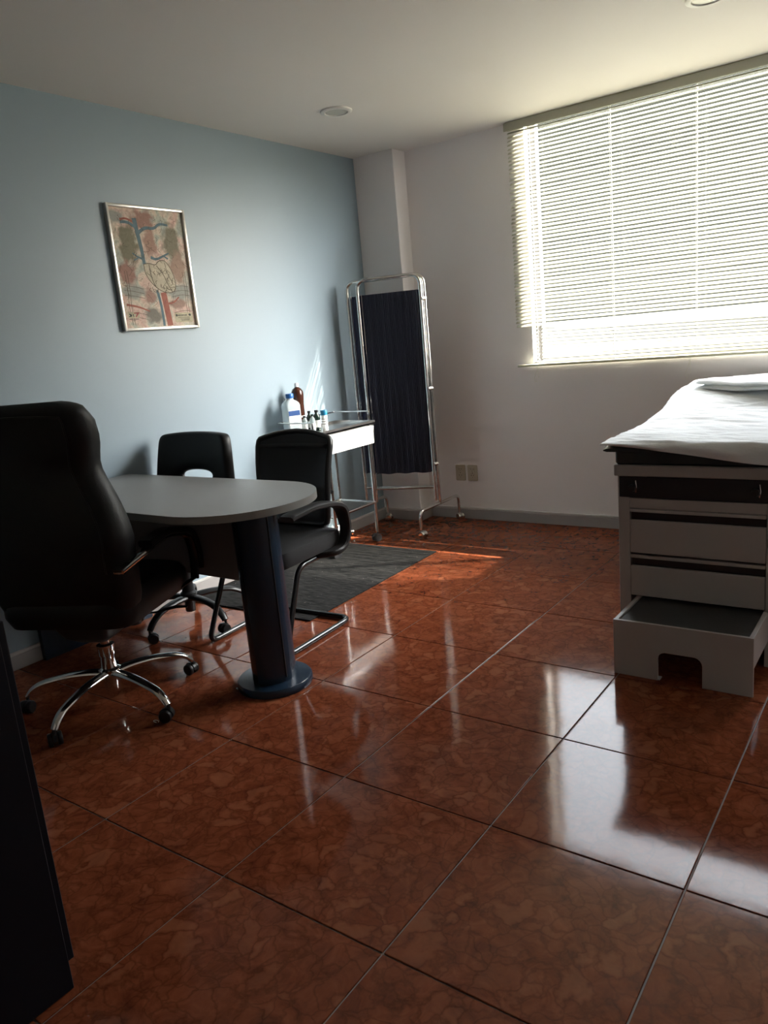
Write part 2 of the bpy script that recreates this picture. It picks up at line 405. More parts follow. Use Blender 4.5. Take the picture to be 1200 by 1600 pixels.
# window: aluminium frame with a middle mullion, a transom and sliding panes
FY = YB + 0.055
win = struct(G().box(WX0, WX0 + 0.045, FY, FY + 0.05, WZ0, WZ1).box(WX1 - 0.045, WX1, FY, FY + 0.05, WZ0, WZ1)
             .box(WX0 + 0.045, WX1 - 0.045, FY, FY + 0.05, WZ0, WZ0 + 0.04).box(WX0 + 0.045, WX1 - 0.045, FY, FY + 0.05, WZ1 - 0.04, WZ1).build('window_1', 'aluminium', smooth=False))
mxs = [0.42]
for x in mxs:
    G().box(x - 0.02, x + 0.02, FY + 0.005, FY + 0.045, WZ0 + 0.04, WZ1 - 0.04, 0.002).build('mullion', 'aluminium', win, smooth=False)
xs = [WX0 + 0.045] + mxs + [WX1 - 0.045]
for a, b in zip(xs, xs[1:]):
    G().box(a + 0.02, b - 0.02, FY + 0.022, FY + 0.026, WZ0 + 0.04, WZ1 - 0.04).build('pane', 'pane_glass', win, smooth=False)
G().box(WX0 + 0.002, WX1 - 0.002, YB + 0.002, FY, WZ0 - 0.0, WZ0 + 0.008).build('sill', 'baseboard_grey', win, smooth=False)
struct(G().box(-40, 40, YB + 0.4, 60, -3.6, -3.5).build('ground_outside', 'concrete', smooth=False))
# building across the street, glimpsed between the slats
struct(G().box(-14, 9, 11.4, 11.6, -3.5, 1.31).build('backdrop_wall_low', 'backdrop_pale', smooth=False))  # low pale wall added to make the gaps between the lower slats bright
bo = struct(G().box(-14, 9, 12.0, 15.0, -3.5, 5.3).build('wall_outside', 'facade_olive', smooth=False))
# ------------------------------------------------------------------ venetian blind
BY = YB - 0.028
bl = thing('venetian_blind', 'cream horizontal slat blind drawn down over the window', 'blind', (0, BY, WZ0))
def rel(z): return z - WZ0
BX0, BX1 = -1.287, 1.20
PITCH = 0.0222; TILT = math.radians(36); SW = 0.0255
def slat_mesh(x0, x1, name, TILT=TILT):
    # cross-section: a shallow arc, outer edge (towards the glass) up
    g = G(); ring = []
    prof = []
    for k in range(6):
        t = -1 + 2 * k / 5; prof.append((t * SW / 2, 0.0014 * (1 - t * t)))
    prof2 = [(u, v - 0.0005) for u, v in reversed(prof)]
    pr_ = prof + prof2
    secs = []
    for x in (x0, x1):
        sec = []
        for u, v in pr_:
            yy = u * math.cos(TILT) - v * math.sin(TILT); zz = u * math.sin(TILT) + v * math.cos(TILT)
            sec.append((x, yy, zz))
        secs.append(sec)
    g.loft(secs)
    me = g.mesh(name, True, 50); me.materials.append(MATS['slat_cream']); return me
sm_u = slat_mesh(BX0, BX1, 'slat'); sm_l = slat_mesh(-1.120, BX1, 'slat', math.radians(36))
ztop = 2.425; k = 0; z = ztop
while z > 1.292:
    o = bpy.data.objects.new('slat', sm_u); COL.objects.link(o); o.parent = bl
    o.location = (random.uniform(-0.002, 0.002), random.uniform(-0.0008, 0.0008), rel(z + random.uniform(-0.0007, 0.0007)))
    o.rotation_euler = (random.uniform(-0.05, 0.05), random.uniform(-0.0005, 0.0005), 0)
    z -= PITCH; k += 1
nlow = 11
zl0, zl1 = z + 0.002, 1.068
for q in range(nlow):
    t = q / (nlow - 1)
    zl = zl0 + (zl1 - zl0) * t
    zr = zl0 - 0.036 + (zl1 - zl0 + 0.036) * t          # the loose lower slats sag towards the right
    o = bpy.data.objects.new('slat', sm_l); COL.objects.link(o); o.parent = bl
    ang = math.atan2(zl - zr, 1.7)
    o.rotation_euler = (random.uniform(-0.06, 0.06), ang, 0)
    o.location = (0.0, 0, rel(zl - 1.12 * math.sin(ang)))
G().box(BX0 - 0.01, BX1 + 0.01, -0.022, 0.020, rel(2.440), rel(2.4845), 0.003).build('headrail', 'slat_cream', bl, smooth=False)
G().box(BX0 - 0.014, BX1 + 0.014, -0.027, -0.0225, rel(2.434), rel(2.480), 0.0015).build('valance', 'slat_cream', bl, smooth=False)
G().box(BX0 - 0.004, BX1, -0.013, 0.013, rel(1.036), rel(1.050), 0.003, 2).build('bottom_rail', 'slat_cream', bl)
for x in (-1.153, -0.663, -0.20, 0.27, 0.74, 1.12):
    g = G()
    for yy in (-0.0135, 0.0135): g.tube([(x, yy, rel(1.045)), (x, yy, rel(2.44))], 0.0011, 6)
    zz = 1.06
    while zz < 2.43:
        g.tube([(x - 0.0015, -0.0135, rel(zz)), (x - 0.0015, 0.0135, rel(zz + 0.012))], 0.0006, 4); zz += PITCH
    g.build('ladder_cord', 'cord_white', bl)
for x, ln in ((-1.165, 0.095), (-0.245, 0.115)):
    g = G(); pts = []
    for q in range(15):
        t = q / 14; pts.append((x + 0.011 * math.sin(t * 2 * PI), -0.017, rel(1.036) - ln * (0.5 - 0.5 * math.cos(t * PI)) ))
    g.tube(pts, 0.0013, 6)
    g.tube([(x + 0.016, -0.017, rel(1.036)), (x + 0.018, -0.018, rel(1.036) - ln * 0.75), (x, -0.017, rel(1.036) - ln * 0.8), (x + 0.004, -0.017, rel(1.036) - ln)], 0.0011, 6)
    g.build('loose_cord', 'cord_white', bl)
# slack ladder loops beside the shifted lower slats
g = G(); pts = [(-1.135 + 0.006 * math.sin(q * 1.9), -0.014, rel(1.29 - 0.0105 * q)) for q in range(24)]
g.tube(pts, 0.0012, 5).build('slack_cord', 'cord_white', bl)

# ------------------------------------------------------------------ ceiling lights, outlets
for (x, y, lab) in ((-1.760, 2.432, 'round white recessed ceiling light near the blue wall'), (0.085, 2.478, 'round recessed ceiling light cut by the top edge, above the window side')):
    t = thing('ceiling_light', lab, 'ceiling light', (x, y, H), group='recessed ceiling lights')
    G().lathe([(0.085, -0.0005), (0.084, -0.007), (0.074, -0.012), (0.062, -0.010), (0.060, -0.0005)], n=40).build('ring', 'lamp_white', t)
    G().lathe([(0.0595, -0.001), (0.059, -0.006), (0.0, -0.009)], n=40).build('diffuser', 'lamp_glass', t)
for x, lab in ((-1.786, 'beige wall outlet nearer the privacy screen'), (-1.690, 'beige wall outlet on the right, farther from the privacy screen')):
    t = thing('wall_outlet', lab, 'outlet', (x, YB, 0.328), group='wall outlets')
    g = G(); g.prism(rrect(0.0375, 0.056, 0.006), -0.0075, -0.0005, 'XZ', bev=0.002); g.build('plate', 'outlet_beige', t)
    for dz in (0.022, -0.022):
        o = G().prism(rrect(0.019, 0.017, 0.006), -0.0095, -0.007, 'XZ', mtx=Matrix.Translation((0, 0, dz)), bev=0.0008).build('socket', 'outlet_beige', t)
        g = G()
        for dx in (-0.008, 0.008): g.box(dx - 0.0016, dx + 0.0016, -0.0100, -0.0092, dz + 0.000, dz + 0.010)
        g.lathe([(0.0025, -0.0100), (0.0025, -0.0092)], (0, 0, dz - 0.008), 10, 'Y'); g.build('slot', 'outlet_dark', o, smooth=False)
    G().lathe([(0.003, -0.0088), (0.003, -0.007)], (0, 0, 0), 10, 'Y').build('screw', 'steel', t)

# ------------------------------------------------------------------ framed anatomy chart on the blue wall
PY0, PY1, PZ0, PZ1 = 1.338, 1.816, 1.440, 2.040
ps = thing('framed_chart', 'silver framed heart and blood vessel chart on the blue wall', 'poster', (XL, (PY0 + PY1) / 2, PZ0))
hw_, hh_ = (PY1 - PY0) / 2, PZ1 - PZ0
fw_ = 0.014
for a, b, c, d in ((-hw_, -hw_ + fw_, 0, hh_), (hw_ - fw_, hw_, 0, hh_)):
    G().box(0.001, 0.026, a, b, c, d, 0.003, 2).build('frame_side', 'frame_silver', ps)
for c, d in ((0, fw_), (hh_ - fw_, hh_)):
    G().box(0.001, 0.0255, -hw_ + fw_ * 0.9, hw_ - fw_ * 0.9, c, d, 0.003, 2).build('frame_rail', 'frame_silver', ps)
# chart paper: washed out tissue colours
m, N, L, B = node_mat('chart_print')
tc = N.new('ShaderNodeTexCoord')
n1 = N.new('ShaderNodeTexNoise'); n1.inputs['Scale'].default_value = 9; n1.inputs['Detail'].default_value = 6; n1.inputs['Distortion'].default_value = 1.0
L.new(tc.outputs['Object'], n1.inputs['Vector'])
r1 = N.new('ShaderNodeValToRGB'); els = r1.color_ramp.elements
els[0].position = 0.30; els[0].color = (0.17, 0.19, 0.17, 1); els[1].position = 0.72; els[1].color = (0.30, 0.12, 0.08, 1)
for p_, c_ in ((0.42, (0.25, 0.245, 0.185, 1)), (0.50, (0.32, 0.24, 0.165, 1)), (0.60, (0.32, 0.17, 0.12, 1))):
    q_ = els.new(p_); q_.color = c_
L.new(n1.outputs[0], r1.inputs[0])
n2 = N.new('ShaderNodeTexNoise'); n2.inputs['Scale'].default_value = 38; n2.inputs['Detail'].default_value = 5; n2.inputs['Distortion'].default_value = 2
L.new(tc.outputs['Object'], n2.inputs['Vector'])
mr = N.new('ShaderNodeMapRange'); mr.inputs[3].default_value = 1.0; mr.inputs[4].default_value = 1.7; L.new(n2.outputs[0], mr.inputs[0])
hs = N.new('ShaderNodeHueSaturation'); hs.inputs['Saturation'].default_value = 0.85
L.new(r1.outputs[0], hs.inputs['Color']); L.new(mr.outputs[0], hs.inputs['Value']); L.new(hs.outputs[0], B.inputs['Base Color'])
B.inputs['Roughness'].default_value = 0.7; B.inputs['Specular IOR Level'].default_value = 0.2
paper = G().box(0.001, 0.011, -hw_ + 0.012, hw_ - 0.012, 0.012, hh_ - 0.012).build('chart_sheet', 'chart_print', ps, smooth=False)
def pm(name, col): return mat(name, col, 0.7, var=0.45, nscale=30, spec=0.2)
pm('print_vein', (0.13, 0.19, 0.22, 1)); pm('print_artery', (0.34, 0.13, 0.10, 1)); pm('print_heart', (0.50, 0.44, 0.34, 1)); pm('print_line', (0.12, 0.095, 0.075, 1)); pm('print_red', (0.36, 0.12, 0.11, 1))
pm('print_green', (0.30, 0.30, 0.21, 1)); pm('print_label', (0.46, 0.41, 0.29, 1)); pm('print_ink', (0.08, 0.08, 0.075, 1)); pm('print_pink', (0.42, 0.25, 0.19, 1)); pm('print_pale', (0.42, 0.44, 0.39, 1))
PW, PH = 2 * (hw_ - 0.013), hh_ - 0.026
def pq(u, v): return (-hw_ + 0.013 + u * PW, 0.013 + (1 - v) * PH)      # u to the right, v down, both 0..1
lay = [0.0112]
def piece(poly, name, m_, kind=None):
    # one printed patch: a polygon, or a list of quads that form one ribbon
    g = G(); x = lay[0]
    for p in (poly if isinstance(poly[0], list) else [poly]):
        g.prism([pq(*q) for q in p], x - 0.0001, x + 0.00015, 'YZ')
    if isinstance(poly[0], list): bmesh.ops.remove_doubles(g.bm, verts=g.bm.verts, dist=0.00002)
    lay[0] += 0.00001
    o = g.build(name, m_, paper, smooth=False)
    if kind: o['kind'] = kind
    return o
def stroke(pts, w0, w1=None):
    w1 = w0 if w1 is None else w1
    P = [Vector((p[0] * PW, p[1] * PH)) for p in pts]
    for _ in range(2):
        Q = [P[0]]
        for a, b in zip(P, P[1:]): Q += [a * 0.75 + b * 0.25, a * 0.25 + b * 0.75]
        Q.append(P[-1]); P = Q
    n = len(P); E = []
    for k in range(n):
        d0 = (P[min(k + 1, n - 1)] - P[max(k - 1, 0)]).normalized(); a0 = w0 + (w1 - w0) * k / (n - 1)
        n0 = Vector((-d0.y, d0.x)) * a0 / 2; E.append((P[k] + n0, P[k] - n0))
    return [(v.x / PW, v.y / PH) for v in [e[0] for e in E] + [e[1] for e in reversed(E)]]
def blob(cx, cy, rx, ry, n=22, jit=0.12, seed=1):
    rd = random.Random(seed); ph = [rd.uniform(0, 6.28) for _ in range(4)]
    out = []
    for k in range(n):
        a = 2 * PI * k / n; r = 1 + jit * (math.sin(2 * a + ph[0]) + 0.6 * math.sin(3 * a + ph[1]) + 0.4 * math.sin(5 * a + ph[2]))
        out.append((cx + rx * r * math.cos(a), cy + ry * r * math.sin(a)))
    return out
zones = [((0.21, 0.30, 0.13, 0.19), (0.25, 0.25, 0.17)), ((0.80, 0.28, 0.12, 0.18), (0.27, 0.26, 0.18)), ((0.44, 0.10, 0.17, 0.09), (0.38, 0.20, 0.15)), ((0.50, 0.27, 0.08, 0.13), (0.45, 0.26, 0.19)),
         ((0.13, 0.54, 0.12, 0.10), (0.40, 0.20, 0.15)), ((0.84, 0.50, 0.12, 0.14), (0.43, 0.28, 0.20)), ((0.40, 0.73, 0.08, 0.08), (0.42, 0.24, 0.18)), ((0.17, 0.69, 0.16, 0.06), (0.38, 0.42, 0.39)),
         ((0.83, 0.70, 0.16, 0.08), (0.38, 0.42, 0.39)), ((0.10, 0.08, 0.13, 0.06), (0.36, 0.40, 0.38)), ((0.40, 0.90, 0.12, 0.07), (0.26, 0.26, 0.22)), ((0.78, 0.80, 0.14, 0.04), (0.42, 0.26, 0.20))]
pmx = MATS['chart_print'].node_tree; N = pmx.nodes; L = pmx.links
tcn = [n for n in N if n.type == 'TEX_COORD'][0]; B = N['Principled BSDF']; src = hs.outputs[0]
wn = N.new('ShaderNodeTexNoise'); wn.inputs['Scale'].default_value = 26; wn.inputs['Detail'].default_value = 5; L.new(tcn.outputs['Object'], wn.inputs['Vector'])
for (u0, v0, ru, rv), c_ in zones:
    y0, z0 = pq(u0, v0)
    mpn = N.new('ShaderNodeMapping'); mpn.vector_type = 'POINT'
    mpn.inputs['Location'].default_value = (0, -y0 / (ru * PW), -z0 / (rv * PH)); mpn.inputs['Scale'].default_value = (0, 1 / (ru * PW), 1 / (rv * PH))
    L.new(tcn.outputs['Object'], mpn.inputs[0])
    ln_ = N.new('ShaderNodeVectorMath'); ln_.operation = 'LENGTH'; L.new(mpn.outputs[0], ln_.inputs[0])
    ad = N.new('ShaderNodeMath'); ad.operation = 'MULTIPLY_ADD'; ad.inputs[1].default_value = 1.6; L.new(wn.outputs[0], ad.inputs[0]); L.new(ln_.outputs['Value'], ad.inputs[2])
    mr_ = N.new('ShaderNodeMapRange'); mr_.inputs[1].default_value = 1.5; mr_.inputs[2].default_value = 2.0; mr_.inputs[3].default_value = 1.0; mr_.inputs[4].default_value = 0.0
    L.new(ad.outputs[0], mr_.inputs[0])
    mm_ = N.new('ShaderNodeMix'); mm_.data_type = 'RGBA'; mm_.inputs[7].default_value = (c_[0] * 0.62, c_[1] * 0.56, c_[2] * 0.52, 1); L.new(mr_.outputs[0], mm_.inputs[0]); L.new(src, mm_.inputs[6]); src = mm_.outputs[2]
h2 = N.new('ShaderNodeHueSaturation'); h2.inputs['Saturation'].default_value = 0.75; L.new(src, h2.inputs['Color']); L.new(mr.outputs[0], h2.inputs['Value']); L.new(h2.outputs[0], B.inputs['Base Color'])
for a in (([(0.585, 0.70), (0.60, 0.82), (0.62, 0.99)], 0.036, 0.036), ([(0.14, 0.10), (0.22, 0.085), (0.30, 0.11)], 0.010, 0.010), ([(0.06, 0.80), (0.22, 0.82), (0.36, 0.86)], 0.012, 0.006), ([(0.60, 0.80), (0.72, 0.79), (0.80, 0.74)], 0.012, 0.006)):
    piece(stroke(*a), 'printed_artery', 'print_artery')
for a in (([(0.33, 0.08), (0.35, 0.22), (0.37, 0.32), (0.38, 0.46)], 0.026, 0.018), ([(0.36, 0.20), (0.46, 0.15), (0.58, 0.16), (0.66, 0.11), (0.78, 0.12)], 0.018, 0.010), ([(0.14, 0.12), (0.24, 0.115), (0.34, 0.16)], 0.014, 0.014),
          ([(0.48, 0.40), (0.55, 0.42), (0.66, 0.385), (0.74, 0.36)], 0.016, 0.006), ([(0.66, 0.385), (0.72, 0.41)], 0.008, 0.008), ([(0.38, 0.42), (0.30, 0.40), (0.24, 0.37)], 0.012, 0.005), ([(0.31, 0.41), (0.25, 0.43)], 0.007, 0.007), ([(0.50, 0.68), (0.53, 0.80), (0.535, 0.99)], 0.015, 0.015)):
    piece(stroke(*a), 'printed_vein', 'print_vein')
heart = [(0.37, 0.46), (0.45, 0.45), (0.53, 0.47), (0.57, 0.43), (0.66, 0.42), (0.71, 0.46), (0.76, 0.53), (0.78, 0.61), (0.77, 0.68), (0.70, 0.705), (0.60, 0.70), (0.50, 0.66), (0.42, 0.60), (0.37, 0.53)]
piece(heart, 'printed_heart', 'print_heart')
lines = [stroke(heart + [heart[0]], 0.0035), stroke([(0.44, 0.46), (0.45, 0.56), (0.47, 0.62), (0.50, 0.66)], 0.004), stroke([(0.54, 0.47), (0.62, 0.54), (0.66, 0.62), (0.72, 0.70)], 0.004), stroke([(0.66, 0.44), (0.68, 0.54), (0.74, 0.62)], 0.003)]
rd = random.Random(5)
for _ in range(34):
    x, y = rd.uniform(0.40, 0.74), rd.uniform(0.48, 0.68)
    lines.append(stroke([(x, y), (x + rd.uniform(-0.03, 0.03), y + 0.012), (x + rd.uniform(-0.02, 0.04), y + 0.03)], 0.0024))
for _ in range(70):
    x, y = rd.uniform(0.05, 0.95), rd.uniform(0.04, 0.84)
    lines.append(stroke([(x, y), (x + rd.uniform(-0.04, 0.04), y + rd.uniform(0.0, 0.03)), (x + rd.uniform(-0.06, 0.06), y + rd.uniform(0.02, 0.06))], 0.0022, 0.001))
for u0 in (0.10, 0.13, 0.90, 0.93):
    lines.append(stroke([(u0, 0.52), (u0 + 0.01, 0.68), (u0 - 0.01, 0.82), (u0 + 0.01, 0.97)], 0.0022))
for v0 in (0.64, 0.68, 0.72, 0.86, 0.90):
    lines.append(stroke([(0.06, v0), (0.20, v0 + 0.01), (0.32, v0 + 0.03)], 0.002)); lines.append(stroke([(0.70, v0 + 0.02), (0.84, v0), (0.96, v0 + 0.01)], 0.002))
piece(lines, 'printed_lines', 'print_line', 'stuff')
lay[0] += 0.0001
# the two printed label boxes; their lettering is too blurred to read, only its marks are set
piece([(0.70, 0.890), (0.715, 0.88), (0.95, 0.88), (0.965, 0.890), (0.965, 0.955), (0.95, 0.965), (0.715, 0.965), (0.70, 0.955)], 'label_panel', 'print_label')
piece([(0.055, 0.862), (0.21, 0.862), (0.21, 0.915), (0.055, 0.915)], 'label_panel', 'print_label')
lay[0] += 0.0001
mk = []
rd = random.Random(3)
u = 0.745
while u < 0.885:
    wd = rd.uniform(0.006, 0.011); mk.append([(u, 0.897 + rd.uniform(0, 0.003)), (u + wd, 0.897), (u + wd, 0.909), (u, 0.909)]); u += wd + 0.003
for v0, a, b in ((0.920, 0.745, 0.915), (0.934, 0.775, 0.905), (0.945, 0.79, 0.90)):
    u = a
    while u < b:
        wd = rd.uniform(0.006, 0.012); mk.append([(u, v0), (u + wd, v0), (u + wd, v0 + 0.005), (u, v0 + 0.005)]); u += wd + 0.003
piece(mk, 'label_marks', 'print_ink', 'stuff')
piece(blob(0.728, 0.903, 0.014, 0.011, jit=0.0), 'label_emblem', 'print_ink'); piece(blob(0.922, 0.901, 0.018, 0.011, jit=0.05), 'label_emblem', 'print_ink')
piece([[(0.066, 0.879), (0.075, 0.876), (0.100, 0.878), (0.112, 0.889), (0.104, 0.900), (0.070, 0.904), (0.066, 0.898), (0.085, 0.893), (0.080, 0.886)], [(0.118, 0.880), (0.130, 0.879), (0.136, 0.904), (0.128, 0.906)], [(0.066, 0.868), (0.128, 0.868), (0.128, 0.871), (0.066, 0.871)], [(0.066, 0.920), (0.19, 0.920), (0.19, 0.925), (0.066, 0.925)], [(0.10, 0.932), (0.15, 0.932), (0.15, 0.936), (0.10, 0.936)]], 'label_marks', 'print_ink', 'stuff')
piece([(0.135, 0.867), (0.215, 0.865), (0.205, 0.876), (0.165, 0.906), (0.150, 0.906), (0.175, 0.877), (0.137, 0.876)], 'label_emblem', 'print_red')

# ------------------------------------------------------------------ floor mat
g = G().prism([(-0.425, -0.61), (0.425, -0.61), (0.425, 0.61), (-0.425, 0.61)], 0.0006, 0.008, bev=0.002)
fm = g.build('floor_mat', 'mat_charcoal'); fm.location = (-1.925, 2.078, 0); fm.rotation_euler.z = math.radians(1.5)
tag(fm, 'charcoal ribbed doormat lying on the tiles before the cart', 'mat')

# ------------------------------------------------------------------ desk
dk = thing('desk', 'grey rounded end desk with a navy column leg against the blue wall', 'desk', (-1.27, 0.911, 0))
poly = [(-1.087, -0.315), (0.0, -0.315)] + [(0.318 * math.cos(a), 0.315 * math.sin(a)) for a in [math.radians(-90 + 180 * k / 36) for k in range(1, 36)]] + [(0.0, 0.315), (-1.087, 0.315)]
G().prism(poly, 0.722, 0.750, bev=0.0025).build('desk_top', 'desk_grey', dk)
lg = G().lathe([(0.087, 0.028), (0.087, 0.722)], (0.10, -0.005, 0), 40).build('column_leg', 'navy_paint', dk)
G().lathe([(0.148, 0.0), (0.150, 0.006), (0.149, 0.024), (0.144, 0.030), (0.09, 0.032)], (0.10, -0.005, 0), 48).build('base_disc', 'navy_paint', lg)
G().box(0.185, 0.189, -0.028, -0.024, 0.05, 0.71).build('seam', 'black_plastic', lg, smooth=False)
G().box(-1.06, 0.03, 0.0, 0.018, 0.408, 0.7215, 0.001).build('modesty_panel', 'panel_grey', dk, smooth=False)
G().box(-1.087, -1.06, -0.298, 0.300, 0.0, 0.7215, 0.001).build('end_panel', 'navy_paint', dk, smooth=False)

# ------------------------------------------------------------------ casters and star bases
def caster_mesh(r=0.024, name='caster', m_='black_plastic'):
    g = G()
    for s_ in (-1, 1):
        g.lathe([(0.0, s_ * 0.008), (r * 0.92, s_ * 0.008), (r, s_ * 0.011), (r, s_ * 0.021), (r * 0.9, s_ * 0.024), (r * 0.55, s_ * 0.0245), (0.0, s_ * 0.022)], (0, 0.012, r), 20, 'X')
    pts = [(0.012 + (r * 1.12) * math.cos(math.radians(a)), r + (r * 1.12) * math.sin(math.radians(a))) for a in range(20, 200, 15)]
    g.prism(pts, -0.007, 0.007, 'YZ')
    g.tube([(0, 0, r * 1.2), (0, 0, r * 2.6)], 0.0065, 10)
    me = g.mesh(name); me.materials.append(MATS[m_]); return me
CAST = caster_mesh()
def star_base(t, R_, angs, m_, z0=0.0, wide=0.024):
    mesh = None
    for k, a in enumerate(angs):
        if mesh is None:
            pts = [(0.022, 0.128), (0.08, 0.133), (0.15, 0.131), (0.21, 0.122), (R_ - 0.06, 0.108), (R_ - 0.025, 0.088), (R_ - 0.004, 0.062)]
            P = [Vector((p, 0, q)) for p, q in pts]
            for _ in range(2):
                Q = [P[0]]
                for u, v in zip(P, P[1:]): Q += [u * 0.75 + v * 0.25, u * 0.25 + v * 0.75]
                Q.append(P[-1]); P = Q
            n = len(P)
            o = G().tube(P, [wide * (1.0 - 0.38 * i / (n - 1)) for i in range(n)], 14, flat=0.62).build('leg', m_, t)
            mesh = o.data
        else:
            o = bpy.data.objects.new('leg', mesh); COL.objects.link(o); o.parent = t
        o.rotation_euler.z = math.radians(a)
        c = bpy.data.objects.new('caster', CAST); COL.objects.link(c); c.parent = o
        c.location = (R_ - 0.002, 0, 0.0); c.rotation_euler.z = random.uniform(0, 6.28)

# ------------------------------------------------------------------ executive chair
TH = math.radians(24)
ex = thing('executive_chair', 'tall black leather executive chair with chrome star base in front of the desk', 'chair', (-1.644, 0.495, 0), TH)
star_base(ex, 0.335, [a - 24 for a in (-72, 0, 74, 146, -142)], 'chrome')
G().lathe([(0.026, 0.055), (0.028, 0.06), (0.028, 0.10), (0.040, 0.104), (0.042, 0.145), (0.030, 0.152), (0.029, 0.20), (0.033, 0.205), (0.033, 0.245), (0.018, 0.25), (0.018, 0.30)], n=28).build('gas_lift', 'chrome', ex)
G().loft([[(x, y - 0.02, 0.285) for x, y in rrect(0.055, 0.06, 0.02)], [(x, y - 0.02, 0.315) for x, y in rrect(0.09, 0.10, 0.02)], [(x, y - 0.02, 0.40) for x, y in rrect(0.12, 0.14, 0.02)]]).build('mechanism', 'black_plastic', ex)
G().tube([(0.08, 0.06, 0.335), (0.18, 0.10, 0.335), (0.25, 0.13, 0.345), (0.29, 0.145, 0.34)], [0.006, 0.007, 0.012, 0.008], 10, flat=0.5).build('lever', 'black_plastic', ex)
G().lathe([(0.0, 0.0), (0.024, 0.0), (0.026, 0.01), (0.024, 0.055), (0.0, 0.06)], (0.075, 0.11, 0.285), 16).build('tension_knob', 'black_plastic', ex)
secs = []
for z_, hx, hy, r_ in ((0.375, 0.20, 0.20, 0.06), (0.39, 0.245, 0.245, 0.07), (0.43, 0.262, 0.262, 0.08), (0.48, 0.262, 0.262, 0.08), (0.51, 0.245, 0.245, 0.08), (0.525, 0.20, 0.20, 0.08)):
    secs.append([(x, y + 0.03, z_ + 0.02 * (y / 0.26) ** 2 * (1 if y > 0 else 0.2) * (0 if z_ < 0.45 else -1)) for x, y in rrect(hx, hy, r_)])
G().loft(secs).build('seat', 'black_leather', ex)
HW = [(0.395, 0.17), (0.41, 0.215), (0.44, 0.255), (0.50, 0.275), (0.66, 0.285), (0.71, 0.294), (0.76, 0.289), (0.84, 0.270), (0.90, 0.249), (0.945, 0.233), (0.97, 0.229), (1.00, 0.234), (1.06, 0.248), (1.12, 0.250), (1.15, 0.243), (1.17, 0.228), (1.183, 0.205), (1.190, 0.165)]
REAR = [(0.39, -0.20), (0.42, -0.235), (0.5, -0.255), (0.7, -0.275), (0.95, -0.275), (1.1, -0.305), (1.16, -0.315), (1.19, -0.295)]
THK = [(0.39, 0.06), (0.45, 0.12), (0.60, 0.13), (0.75, 0.12), (0.95, 0.10), (1.05, 0.115), (1.12, 0.11), (1.17, 0.08), (1.19, 0.035)]
zs = [0.395, 0.41, 0.44, 0.47, 0.50] + [0.50 + 0.03 * k for k in range(1, 21)] + [1.12, 1.14, 1.155, 1.17, 1.178, 1.185, 1.190]
zs = sorted(set(round(z_, 4) for z_ in zs))
secs = []
for z_ in zs:
    h_ = lerp_tab(HW, z_); rr_ = lerp_tab(REAR, z_); tk = lerp_tab(THK, z_)
    sec = []
    for x, y in rrect(h_, tk / 2, min(tk * 0.48, 0.05), 6):
        yy = rr_ + tk / 2 + y
        bow = 0.035 * (x / h_) ** 2                     # wraps slightly forward at the sides
        sec.append((x, yy + bow, z_))
    secs.append(sec)
bk = G().loft(secs).build('backrest', 'black_leather', ex, ang=60)
pts = []
for z_ in [0.60 + 0.02 * k for k in range(0, 28)]:
    h_ = lerp_tab(HW, z_) - 0.062; pts.append((h_, lerp_tab(REAR, z_) + 0.035 * (h_ / lerp_tab(HW, z_)) ** 2 - 0.001, z_))
top_ = [(pts[-1][0] * c_, lerp_tab(REAR, 1.15) - 0.001 + 0.02 * c_ * c_, 1.14 + 0.012 * (1 - c_ * c_)) for c_ in (0.92, 0.8, 0.6, 0.3, 0, -0.3, -0.6, -0.8, -0.92)]
allp = pts + top_ + [(-p[0], p[1], p[2]) for p in reversed(pts)]
G().tube(allp, 0.0035, 6).build('piping', 'black_leather', bk)
for s_ in (-1, 1):
    path = fillet([(s_ * 0.275, -0.262, 0.615), (s_ * 0.290, -0.12, 0.640), (s_ * 0.292, 0.05, 0.655), (s_ * 0.292, 0.235, 0.610), (s_ * 0.292, 0.262, 0.50), (s_ * 0.285, 0.250, 0.42)], 0.05, 6)
    def band(path, wx, th, dz=0.0, inx=0):
        secs = []
        n = len(path)
        for i, p in enumerate(path):
            a = path[max(i - 1, 0)]; b = path[min(i + 1, n - 1)]; t_ = (b - a).normalized()
            nn = Vector((1, 0, 0)).cross(t_).normalized()
            c_ = p + nn * dz * (1 if True else 0)
            secs.append([c_ + Vector((wx / 2, 0, 0)) * q[0] + nn * th / 2 * q[1] for q in ((1, 0.6), (0.8, 1), (-0.8, 1), (-1, 0.6), (-1, -0.6), (-0.8, -1), (0.8, -1), (1, -0.6))])
        return G().loft(secs)
    ar = band(path, 0.034, 0.010).build('armrest', 'black_paint', ex)
    G().tube([p + Vector((s_ * 0.018, 0, -0.002)) for p in path if p.y < 0.03 and p.z > 0.5], 0.0062, 8).build('trim', 'chrome', ar)
    G().lathe([(0.0, -0.019), (0.008, -0.019), (0.009, 0.0), (0.008, 0.019), (0.0, 0.019)], path[0] + Vector((0, 0.012, -0.006)), 12, 'X').build('bolt', 'chrome', ar)
    pad = [p for p in path if p.y > -0.10 and p.z > 0.45]
    sgn = 1
    band(pad, 0.054, 0.026, 0.018).build('arm_pad', 'black_leather', ar)
    G().tube([(s_ * 0.286, 0.252, 0.425), (s_ * 0.24, 0.20, 0.40), (s_ * 0.10, 0.06, 0.385)], 0.013, 10, flat=0.5).build('arm_mount', 'black_plastic', ar)

